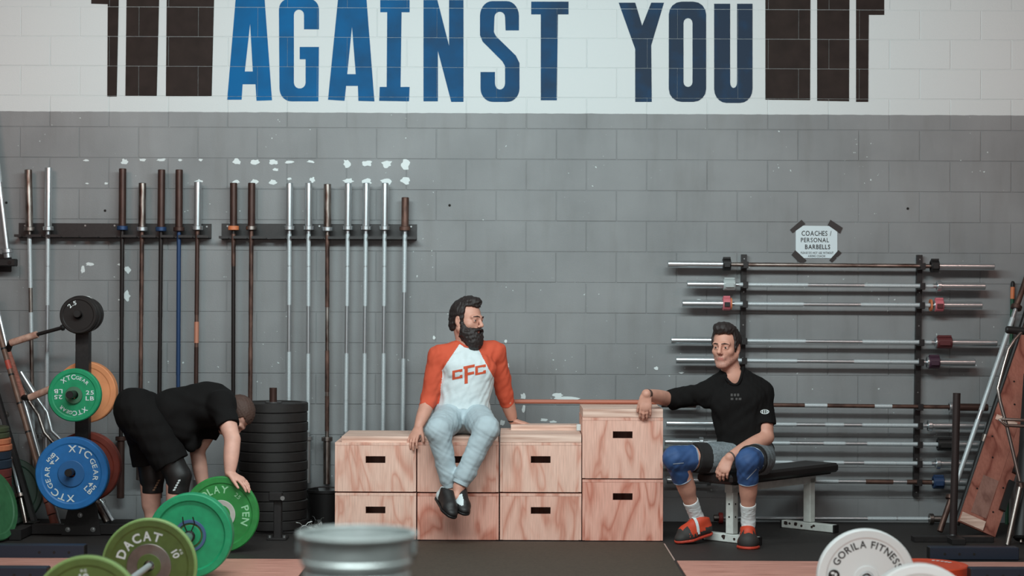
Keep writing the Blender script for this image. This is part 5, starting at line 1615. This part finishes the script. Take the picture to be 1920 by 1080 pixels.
# open cheeks and mouth
top_line = lz - (-.036 - .9*np.maximum(0, ly_-.03)*0)
ck = np.minimum(lz+.040-.30*np.maximum(0, np.abs(lx)-.042), 1)
ck = np.where(np.abs(lx) > .05, lz-.0, lz+.040)
F.f = np.maximum(F.f, np.minimum(ck, 9).astype(np.float32))
F.cut(HA.e(0, .112, -.0625, .023, .02, .0125), 0, .004)
F.folds(.0024, .024, 9)
A.child('beard', F.mesh('beard', HAIR, A.base, 1), 'full dark beard and moustache')
for q in (-1, 1):
    MB().tube([HA.p(q*.010, .1015, .027)-A.base, HA.p(q*.03, .0970, .031)-A.base, HA.p(q*.051, .0815, .025)-A.base], [.0026, .0034, .0018], n=8).build('eyebrow', HAIR, A.root)
# shirt
M_ORSH = mat('orange_jersey', (206, 84, 56), .85, bump=(60, .12, .01)); M_WHSH = mat('white_jersey', (214, 223, 225), .85, bump=(60, .12, .01))
def cuffed(P, side, sh, el, wr, frac, r0, r1, r2):
    sh, el, wr = Vector(sh), Vector(el), Vector(wr)
    P.put('sl'+side, ('c', sh, el, r0, r1, .02, {'bulge': .006}), ('c', el, el.lerp(wr, frac), r1, r2, .02, {'cap1': True}))
cuffed(A, 'R', shR, elR, wrR, .33, .060, .053, .045); cuffed(A, 'L', shL, elL, wrL, .38, .060, .053, .045)
F = A.field(['pelvis', 'belly', 'chest'], .0045, .012, .05, None, ['slR', 'slL', 'deltR', 'deltL'])
for t_ in ('deltR', 'deltL', 'slR', 'slL'):
    for p in A.pr[t_]: F.add(p, .006 if t_[0] == 'd' else .0, .014)
axn = (HA.p(0, -.03, -.03)-nk).normalized(); F.cut(('c', nk-axn*.05-V3(0, .004, 0), nk+axn*.2-V3(0, .004, 0), .0665, .0665, 0), 0, .004)
F.plane(at(867, 776, -.76), V3(.05, -.25, -1))
F.folds(.0022, .10, 3); F.folds(.0014, .05, 8, (1, 1, .5))
xm = lambda z: float(nk.x) + (z-nk.z)*.09
def shirtmat(C):
    u = np.abs(C[:, 0]-(nk.x+(C[:, 2]-nk.z)*.06)); z = C[:, 2]
    lim = .062+(1.20-z)*.60
    def seg(a, b):
        a = npv(a); b = npv(b); t = np.clip(((C-a)@(b-a))/((b-a)@(b-a)), 0, 1)
        return np.linalg.norm(C-a-np.outer(t, b-a), axis=1)
    darm = np.minimum(np.minimum(seg(shR, elR), seg(elR, wrR)), np.minimum(seg(shL, elL), seg(elL, wrL)))
    return (1-(((u > lim) & (z > 1.0) & (darm < .22)) | ((darm < .0665) & (u > .115)))).astype(int)
me = F.mesh('raglan_shirt', [M_ORSH, M_WHSH], A.base, 1, shirtmat)
sh_o = A.child('raglan_shirt', me, 'white raglan shirt with orange three-quarter sleeves')
bv = bvh_of(me, A.base)
rp_ = rim(F, nk-V3(0, .004, 0), axn, .0725, (0, -1, 0))
MB().tube([p-A.base for p in rp_], .0075, n=8, closed=True).build('neck_rib', M_ORSH, A.root)
M_LOGO = mat('orange_print', (206, 84, 52), .8)
sl_ = -.20
def qz(x0, y0, x1, y1):
    g_ = lambda x, y: (x, y + (x-880)*sl_)
    return [g_(x0, y0), g_(x1, y0), g_(x1, y1), g_(x0, y1)]
qs = [qz(848, 689, 867, 693), qz(848, 689, 853, 706), qz(848, 702, 867, 706), qz(862, 689, 867, 694), qz(862, 700, 867, 706),
      qz(869, 685, 890, 690), qz(871, 685, 877, 718), qz(873, 698, 889, 703),
      qz(891, 689, 911, 693), qz(891, 689, 896, 706), qz(891, 702, 911, 706), qz(906, 689, 911, 694), qz(906, 700, 911, 706)]
decal(A, bv, qs, 'chest_print', M_LOGO, label='orange three-letter print on the chest')
# trousers
M_SWEAT = mat('grey_sweatpants', (176, 190, 196), .9, bump=(80, .15, .006))
for s_, kn_, an_, fr in (('R', knR, anR, .985), ('L', knL, anL, .955)):
    hp = hiR if s_ == 'R' else hiL
    A.put('tr', ('c', hp, kn_, .098, .078, .03, {'bulge': .004}), ('c', kn_, Vector(kn_).lerp(an_, .82), .074, .056, .03), ('c', Vector(kn_).lerp(an_, .75), Vector(kn_).lerp(an_, fr), .056, .046, .02, {'cap1': True}))
lo, hi = A.bounds(['pelvis', 'tr'], .05)
F = Field(lo, hi, .0045)
F.add(A.pr['pelvis'][0], .016, 0)
for p in A.pr['tr']: F.add(p)
F.plane(at(867, 751, -.76), V3(0, .05, 1))
F.plane(V3(0, 0, seat+.001), V3(0, 0, -1)) if False else None
F.folds(.0024, .10, 5); F.folds(.0012, .05, 6)
me = F.mesh('sweatpants', M_SWEAT, A.base, 1)
A.child('sweatpants', me, 'light grey jogging trousers')
bvt = bvh_of(me, A.base)
decal(A, bvt, [[(864, 783), (866, 783), (866, 818), (864, 818)], [(869, 783), (871, 783), (871, 812), (869, 812)]], 'drawstring', mat('drawstring', (196, 206, 210), .8))
for s_, kn_, an_, fr in (('R', knR, anR, .95), ('L', knL, anL, .92)):
    p = Vector(kn_).lerp(an_, fr); d = (Vector(an_)-Vector(kn_)).normalized(); x_, y_, z_ = frame(d)
    MB().lathe(p-A.base, d, [(.047, -.022), (.0505, -.018), (.0495, .016), (.046, .019)], n=24).build('ankle_cuff', M_SWEAT, A.root)
# shoes
M_BLKSH = mat('black_mesh_shoe', (30, 27, 27), .55, bump=(120, .3, .003)); M_WHSHOE = mat('white_shoe_panel', (214, 224, 226), .5)
M_SOLEB = mat('black_sole', (24, 22, 22), .5)
h1 = at(822, 934, -1.150); t1 = at(849, 974, -1.36)
shoe(A, h1, t1, V3(.50, -.62, .62), [M_BLKSH, M_WHSHOE], 'shoe', M_SOLEB, ankle=anL, width=.046,
     matfn=lambda a_, u_, r_: ((a_ < .30-(u_)*1.2) | ((r_ < -.03) & (u_ < .045-.04*a_) & (a_ < .75) & (u_ > .02))).astype(int), label='black running shoe with a white heel')
h2 = at(852, 934, -1.09); t2 = at(872, 968, -1.31)
shoe(A, h2, t2, V3(.35, -.70, .60), [M_BLKSH, M_WHSHOE], 'shoe', M_SOLEB, ankle=anR, width=.046,
     matfn=lambda a_, u_, r_: ((a_ > .55) & (a_ < .85) & (u_ > .050) & (r_ > .012)).astype(int), label='black running shoe behind the other')
# watch strap
d = (wrL-elL).normalized(); p = wrL-d*.020
o = MB().lathe(p-A.base, d, [(.027, -.013), (.0325, -.012), (.0325, .012), (.027, .013)], n=20).build('watch_band', M_BLACKPL, A.root)
tap = None

# ================================================================== the man in black on the bench
base = Vector((at(1395, 850, -1.02).x, -1.02, 0))
Bm = Person('man in black T-shirt and blue knee sleeves sitting on the bench', base)
pel = at(1396, 848, -1.02); ch = at(1386, 765, -1.0); nk = at(1374, 702, -1.0)
shR = at(1326, 737, -.97); shL = at(1428, 735, -1.0)
elR = at(1256, 749, -.82); elL = at(1437, 820, -1.10)
wrR = at(1212, 739, -1.045); wrL = at(1368, 858, -1.27)
hiR = at(1372, 858, -1.06); hiL = at(1424, 860, -1.08)
knR = at(1265, 859, -1.23); knL = at(1402, 864, -1.40)
anR = at(1307, 972, -1.03); anL = at(1403, 978, -1.25)
Bm.torso(pel, ch, nk, shR, shL, hiR, hiL)
Bm.arm('R', shR, elR, wrR, 1.1); Bm.arm('L', shL, elL, wrL, 1.12)
Bm.leg('R', hiR, knR, anR, 1.05); Bm.leg('L', hiL, knL, anL, 1.05)
HB_ = Head(at(1361, 651, -1.02), (-.46, -.88, -.05), (-.02, -.05, 1), 1.04)
Bm.put('neck', ('c', nk-V3(0, 0, .02), HB_.p(0, -.03, -.06), .060, .057, .03))
Bm.put('head', *HB_.prims()); Bm.put('ear', *HB_.ears())
Bm.put('hand', *hand(wrR, V3(-.06, -.12, -1), V3(-.10, -1, .15), 1, (14, 18, 14), 4, (24, 14), 1.0))
Bm.put('hand', *hand(wrL, V3(-.42, -.25, -.80), V3(-.35, -.9, .3), 1, (22, 35, 25), 3, (20, 10), 1.0))
Bm.put('foot', ('c', anR, anR+V3(.0, -.02, -.07), .034, .030, .02), ('c', anL, anL+V3(0, -.015, -.075), .034, .030, .02))
F = Bm.field(['pelvis', 'belly', 'chest', 'thighR', 'thighL', 'calfR', 'calfL'] + ARM + ['neck', 'head', 'ear', 'hand', 'foot'], .0042, -.004)
for p, k in HB_.cuts(): F.cut(p, 0, k)
for p in HB_.lids(): F.add(p)
Bm.child('body', F.mesh('body', [SKIN, STUB, LIP], Bm.base, 1, facemat(HB_, True)))
eyes(Bm, HB_)
F = skull(HB_, .012)
F.add(HB_.e(.0, .022, .112, .060, .064, .026), .004, .03)
F.add(HB_.e(.012, .036, .128, .036, .040, .016), .003, .035)
for q in (-1, 1): F.add(HB_.cn((q*.070, .020, .0), (q*.069, .022, -.02), .010, .008, .01))
X, Y, Z = F.grid(); lx, ly_, lz = HB_.loc(X, Y, Z)
keep = np.minimum(.086+.0*np.abs(lx) - lz, np.maximum(ly_-.034+.4*np.maximum(0, -lz), -.062-lz))
F.f = np.maximum(F.f, keep.astype(np.float32))
for q in (-1, 1): F.cut(HB_.e(q*.092, -.010, -.010, .030, .022, .036), 0, .004)
F.folds(.0022, .032, 14)
Bm.child('hair', F.mesh('hair', HAIR, Bm.base, 1), 'short dark hair with a raised quiff')
for q in (-1, 1):
    MB().tube([HB_.p(q*.010, .1015, .026)-Bm.base, HB_.p(q*.03, .0970, .030)-Bm.base, HB_.p(q*.051, .0815, .024)-Bm.base], [.0024, .0031, .0017], n=8).build('eyebrow', HAIR, Bm.root)
M_BTEE = mat('black_jersey', (19, 17, 17), .9, bump=(60, .12, .01), spec=.2)
Bm.put('slR', ('c', shR, Vector(shR).lerp(elR, 1.0), .068, .066, .02, {'cap1': True}))
Bm.put('slL', ('c', shL, Vector(shL).lerp(elL, .74), .066, .068, .02, {'cap1': True}))
F = Bm.field(['pelvis', 'belly', 'chest'], .0045, .016, .06, None, ['slR', 'slL', 'deltR', 'deltL'])
for t_ in ('deltR', 'deltL', 'slR', 'slL'):
    for p in Bm.pr[t_]: F.add(p, .010 if t_[0] == 'd' else .0, .02)
axn = (HB_.p(0, -.03, -.03)-nk).normalized(); F.cut(('c', nk-axn*.05-V3(0, .004, 0), nk+axn*.2-V3(0, .004, 0), .0665, .0665, 0), 0, .004)
F.plane(V3(pel.x, pel.y, pel.z-.05), V3(0, 0, -1))
F.folds(.0024, .10, 23); F.folds(.0014, .05, 28, (1, 1, .5))
me = F.mesh('black_tee', M_BTEE, Bm.base, 1)
Bm.child('black_tee', me, 'black short-sleeved T-shirt')
rp_ = rim(F, nk-V3(0, .004, 0), axn, .0725, (0, -1, 0))
MB().tube([p-Bm.base for p in rp_],   .0095, n=8, closed=True).build('neck_rib', M_BTEE, Bm.root)
bvb = bvh_of(me, Bm.base)
M_FADE = mat('faded_grey_print', (70, 67, 66), .85)
decal(Bm, bvb, [px_quad(1370, 738, 1374, 743), px_quad(1376, 738, 1380, 743), px_quad(1382, 738, 1386, 743), px_quad(1370, 746, 1375, 750), px_quad(1379, 746, 1383, 750), px_quad(1385, 746, 1390, 750)], 'chest_print', M_FADE, nx=2)
ov = []
for i in range(16):
    a0, a1 = 2*math.pi*i/16, 2*math.pi*(i+1)/16
    f0 = lambda a, k: (1434+8.5*k*math.cos(a), 772+4.4*k*math.sin(a))
    ov.append([f0(a0, .78), f0(a1, .78), f0(a1, 1), f0(a0, 1)])
ov += [px_quad(1429, 769, 1431, 775), px_quad(1433, 769, 1435, 775), px_quad(1437, 769, 1439, 775)]
decal(Bm, bvb, ov, 'sleeve_emblem', M_WHITEINK, nx=1)
# shorts
M_SHORT = mat('grey_melange_shorts', (122, 130, 134), .9, noise=(90, .35, 4)); M_SHB = mat('black_short_hem', (30, 28, 28), .88)
lo, hi = Bm.bounds(['pelvis', 'thighR', 'thighL'], .06)
F = Field(lo, hi, .0045)
F.add(Bm.pr['pelvis'][0], .014, 0)
for hp, kn_, fr in ((hiR, knR, .66), (hiL, knL, .70)):
    F.add(('c', hp, Vector(hp).lerp(kn_, fr), .102, .092, .03, {'cap1': True}))
F.plane(V3(pel.x, pel.y, pel.z+.10), V3(0, 0, 1))
F.folds(.0026, .08, 33)
dR = (knR-hiR); LR = dR.length; dR.normalize(); dL = (knL-hiL); LL = dL.length; dL.normalize()
def shmat(C):
    tR = (C-npv(hiR))@npv(dR)/LR; tL = (C-npv(hiL))@npv(dL)/LL
    nearR = np.linalg.norm(C-npv(hiR)-np.outer(tR*LR, npv(dR)), axis=1) < np.linalg.norm(C-npv(hiL)-np.outer(tL*LL, npv(dL)), axis=1)
    return np.where(nearR, tR > .46, tL > .56).astype(int)
Bm.child('shorts', F.mesh('shorts', [M_SHORT, M_SHB], Bm.base, 1, shmat), 'grey shorts with black hems')
# knee sleeves, socks, shoes
M_KNEE = mat('blue_neoprene', (48, 80, 128), .7, noise=(20, .12, 3)); M_SEAM = mat('pale_seam', (150, 164, 180), .7)
M_SOCK = mat('white_sock', (222, 226, 226), .9, bump=(90, .2, .004))
for s_, hp, kn_, an_ in (('R', hiR, knR, anR), ('L', hiL, knL, anL)):
    hp, kn_, an_ = Vector(hp), Vector(kn_), Vector(an_)
    a0 = kn_.lerp(hp, .30); a1 = kn_.lerp(an_, .34)
    lo = [min(a0[i], a1[i], kn_[i])-.12 for i in range(3)]; hi = [max(a0[i], a1[i], kn_[i])+.12 for i in range(3)]
    F = Field(lo, hi, .004)
    F.add(('c', kn_, a0, .072, .080, .02, {'cap1': True}), k=0)
    F.add(('c', kn_, a1, .070, .061, .02, {'cap1': True}))
    F.folds(.002, .06, 41)
    me = F.mesh('knee_sleeve', M_KNEE, Bm.base, 1)
    ko = Bm.child('knee_sleeve', me, 'blue neoprene knee sleeve with pale seams')
    for (q0, q1, rr) in ((a1, kn_, .0625), (a0, kn_, .0815)):
        d = (q0-q1).normalized(); so = MB().lathe(q0-Bm.base, d, [(rr-.004, -.004), (rr, -.003), (rr, .001), (rr-.006, .002)], n=28).build('seam_binding', M_SEAM, ko)
    bk = bvh_of(me, Bm.base)
    qs = []
    cx_ = 1402 if s_ == 'L' else 1270
    ln = [((cx_-22, 880), (cx_-6, 899)), ((cx_+20, 876), (cx_-2, 899))] if s_ == 'L' else [((1262, 870), (1245, 889)), ((1262, 870), (1282, 868))]
    for (u0, u1) in ln:
        dx_, dy_ = u1[0]-u0[0], u1[1]-u0[1]; l_ = math.hypot(dx_, dy_); nx_, ny_ = -dy_/l_*.8, dx_/l_*.8
        qs.append([(u0[0]-nx_, u0[1]-ny_), (u1[0]-nx_, u1[1]-ny_), (u1[0]+nx_, u1[1]+ny_), (u0[0]+nx_, u0[1]+ny_)])
    m_ = decal(Bm, bk, qs, 'seam_stitch', M_SEAM, nx=5)
    s0 = kn_.lerp(an_, .71); F = Field([min(s0[i], an_[i])-.14 for i in range(3)], [max(s0[i], an_[i])+.10 for i in range(3)], .004)
    F.add(('c', s0, an_, .0475, .042, .02, {'cap0': True}), k=0)
    for p in Bm.pr['foot']: F.add(p, .006)
    F.folds(.0010, .03, 44)
    sk = Bm.child('sock', F.mesh('sock', M_SOCK, Bm.base, 1), 'white ankle sock')
    d = (an_-s0).normalized(); MB().lathe(s0-Bm.base, d, [(.044, -.002), (.0485, 0), (.0485, .014), (.046, .016)], n=24).build('sock_rib', M_SOCK, sk)
M_RSH = mat('red_orange_shoe', (196, 66, 38), .6); M_DKSH = mat('dark_grey_shoe', (50, 46, 44), .7); M_RSOLE = mat('red_sole', (186, 62, 44), .55)
def msh(a_, u_, r_):
    m = np.ones(len(a_), int)
    m[(a_ < .70) & (a_ > .26) & (u_ > .046)] = 0
    m[(a_ >= .62) & (a_ < .84) & (u_ > .040) & (np.abs(r_) < .026)] = 0
    m[(a_ <= .34) & (u_ > .062)] = 0
    m[(a_ > .40) & (a_ < .75) & (np.sin(a_*60) > .55) & (u_ > .030) & (u_ <= .055)] = 0
    return m
for (hl, to, an_, up_, lab) in ((None, None, anR, V3(-.2, -.15, 1), 'red and dark grey lifting shoe resting on its toe'), (None, None, anL, V3(0, 0, 1), 'red and dark grey lifting shoe flat on the floor')):
    if an_ is anR:
        to = onz(1268, 1019, .004); hl = at(1333, 1001, -1.0)
    else:
        to = onz(1404, 1030, .002); hl = V3(anL.x-.0, anL.y+.055, .002)
    so = shoe(Bm, hl, to, up_, [M_RSH, M_DKSH], 'shoe', M_RSOLE, width=.056, ankle=an_, matfn=msh, label=lab, sc=1.12, hg=1.22)
    f_, u_, r_ = orth(Vector(to)-Vector(hl), up_); L = (Vector(to)-Vector(hl)).length
    c_ = Vector(hl)+f_*L*.50
    arcp = [c_+r_*math.cos(q)*.0580+u_*(.036+math.sin(q)*.098)+f_*(-.012*math.sin(q)) for q in [math.pi*i/12 for i in range(13)]]
    m_ = MB()
    for i in range(12):
        m_.raw([arcp[i]-f_*.010-Bm.base, arcp[i+1]-f_*.010-Bm.base, arcp[i+1]+f_*.010-Bm.base, arcp[i]+f_*.010-Bm.base], [(0, 1, 2, 3)], True)
    m_.build('strap', M_WHSHOE, so)
# wristbands
for (el_, wr_, nm, mm_) in ((elR, wrR, 'wrist_band', mat('brown_leather', (86, 62, 54), .6)), (elL, wrL, 'bracelet', mat('grey_brown_cord', (96, 80, 74), .6))):
    d = (Vector(wr_)-Vector(el_)).normalized(); p = Vector(wr_)-d*.012
    w2 = .012 if nm == 'wrist_band' else .006
    MB().lathe(p-Bm.base, d, [(.027, -w2), (.0335, -w2*.9), (.0335, w2*.9), (.027, w2)], n=20).build(nm, mm_, Bm.root)

# ================================================================== the man bending over the green plate
base = Vector((at(300, 1000, -1.22).x, -1.22, 0))
C_ = Person('man in black T-shirt and shorts bending over the green plate beside the plate tree', base)
pel = at(268, 782, -1.22); ch = at(382, 758, -1.20); nk = at(430, 760, -1.20)
shR = at(416, 758, -1.37); shL = at(412, 768, -1.03)
elR = at(436, 824, -1.50); elL = at(370, 846, -1.03)
wrR = at(431, 887, -1.575); wrL = at(382, 918, -1.06)
hiR = at(280, 796, -1.32); hiL = at(272, 800, -1.13)
knR = at(335, 893, -1.34); knL = at(285, 893, -1.13)
anR = at(328, 1003, -1.36); anL = at(285, 996, -1.13)
C_.torso(pel, ch, nk, shR, shL, hiR, hiL, .012)
C_.arm('R', shR, elR, wrR, 1.12); C_.arm('L', shL, elL, wrL, 1.1)
C_.leg('R', hiR, knR, anR, 1.08); C_.leg('L', hiL, knL, anL, 1.08)
HC = Head(at(441, 778, -1.20), (.28, -.10, -.95), (.95, -.12, .28), 1.0)
C_.put('neck', ('c', nk, HC.p(0, -.03, -.06), .060, .056, .03))
C_.put('head', *HC.prims()); C_.put('ear', *HC.ears())
for q in (1, -1): C_.put('glute', ('e', pel+C_.rc*q*.075-C_.fc*.055-C_.upv*.035, (.095, .095, .10), AX3, .04))
C_.put('hand', *hand(wrR, V3(.62, -.18, -.32), V3(.15, -.2, 1), 1, (16, 14, 10), 5, (30, 20), 1.0))
C_.put('hand', *hand(wrL, V3(.35, -.3, -.9), V3(-.8, -.2, -.2), 1, (22, 30, 25), 4, (30, 15), 1.0))
fzR = V3(anR.x, anR.y, 0); fzL = V3(anL.x, anL.y, 0)
C_.put('foot', ('c', anR, anR+V3(.05, 0, -.04), .034, .034, .02), ('c', anL, anL+V3(.05, 0, -.04), .034, .034, .02))
F = C_.field(['pelvis', 'belly', 'chest', 'glute', 'thighR', 'thighL', 'calfR', 'calfL'] + ARM + ['neck', 'head', 'ear', 'hand', 'foot'], .0042, -.004)
for p, k in HC.cuts(): F.cut(p, 0, k)
for p in HC.lids(): F.add(p)
SKIN2 = mat('pale_skin', (216, 164, 146), .55, noise=(22, .10, 4))
C_.child('body', F.mesh('body', [SKIN2, STUB, LIP], C_.base, 1, facemat(HC, True)))
eyes(C_, HC)
F = skull(HC, .007)
X, Y, Z = F.grid(); lx, ly_, lz = HC.loc(X, Y, Z)
keep = np.minimum(.066 - lz, np.maximum(ly_-.030+.35*np.maximum(0, -lz), -.066-lz))
F.f = np.maximum(F.f, keep.astype(np.float32))
for q in (-1, 1): F.cut(HC.e(q*.092, -.010, -.010, .030, .022, .036), 0, .004)
F.folds(.0014, .02, 51)
C_.child('hair', F.mesh('hair', HAIRB, C_.base, 1), 'closely cropped brown hair')
# T-shirt with a hanging front
C_.put('slR', ('c', shR, Vector(shR).lerp(elR, .62), .070, .070, .02, {'cap1': True}))
C_.put('slL', ('c', shL, Vector(shL).lerp(elL, .62), .070, .072, .02, {'cap1': True}))
wst = pel.lerp(ch, .16)
lo, hi = C_.bounds(['pelvis', 'belly', 'chest', 'slR', 'slL'], .10); lo[2] -= .12
F = Field(lo, hi, .0045)
for t_ in ('belly', 'chest'):
    for p in C_.pr[t_]: F.add(p, .020)
for t_ in ('deltR', 'deltL', 'slR', 'slL'):
    for p in C_.pr[t_]: F.add(p, .010 if t_[0] == 'd' else .0, .03)
hang0 = at(345, 800, -1.2); hang1 = at(362, 836, -1.2)
F.add(('c', hang0+V3(0, -.09, 0), hang0+V3(0, .09, 0), .085, .085, .05)); F.add(('c', hang1+V3(0, -.07, 0), hang1+V3(0, .07, 0), .030, .030, .09))
F.cut(('c', nk-C_.upv*.03, HC.p(0, -.03, -.02), .066, .078, 0), 0, .006)
F.folds(.0026, .11, 61)
C_.child('black_tee', F.mesh('black_tee', M_BTEE, C_.base, 1), 'black T-shirt hanging loose at the belly')
M_BSH = mat('black_shorts', (18, 16, 16), .88, bump=(70, .12, .008), spec=.2)
lo, hi = C_.bounds(['pelvis', 'glute', 'thighR', 'thighL', 'belly'], .10)
F = Field(lo, hi, .0045)
F.add(C_.pr['pelvis'][0], .03, 0)
for p in C_.pr['glute']: F.add(p, .028)
for hp, kn_ in ((hiR, knR), (hiL, knL)):
    hp = Vector(hp); e_ = hp.lerp(kn_, .76)
    F.add(('c', hp, e_, .125, .108, .05, {'cap1': True}))
F.add(('c', pel, pel.lerp(ch, .22), .13, .12, .05, {'cap1': True}))
F.folds(.0028, .13, 63); F.folds(.001, .06, 64)
me = F.mesh('shorts', M_BSH, C_.base, 1)
C_.child('shorts', me, 'loose black shorts')
d = (ch-pel).normalized()
for s_, hp, kn_, an_ in (('R', hiR, knR, anR), ('L', hiL, knL, anL)):
    hp, kn_, an_ = Vector(hp), Vector(kn_), Vector(an_)
    a0 = kn_.lerp(hp, .35); a1 = kn_.lerp(an_, .30)
    F = Field([min(a0[i], a1[i])-.13 for i in range(3)], [max(a0[i], a1[i])+.13 for i in range(3)], .004)
    F.add(('c', kn_, a0, .074, .084, .02, {'cap1': True}), k=0); F.add(('c', kn_, a1, .073, .066, .02, {'cap1': True}))
    me = F.mesh('knee_sleeve', M_BLACKPL, C_.base, 1)
    ko = C_.child('knee_sleeve', me, 'black knee sleeve with a small white mark')
    bk = bvh_of(me, C_.base)
    x0 = 328 if s_ == 'R' else 290
    qs = []
    for i in range(5):
        y_ = 900+i*4.4; sx_ = x0+6-i*2.4
        qs.append([(sx_, y_), (sx_+4.5, y_-1.2), (sx_+4.2, y_+2.0), (sx_-.4, y_+3.0)])
    decal(C_, bk, qs, 'sleeve_mark', M_WHITEINK if s_ == 'R' else mat('tan_print', (150, 120, 96), .8), nx=2)
    sh_ = shoe(C_, V3(an_.x-.07, an_.y, .002), V3(an_.x+.20, an_.y, .002), V3(0, 0, 1), M_BLKSH, 'shoe', M_SOLEB, ankle=an_, label='black training shoe')
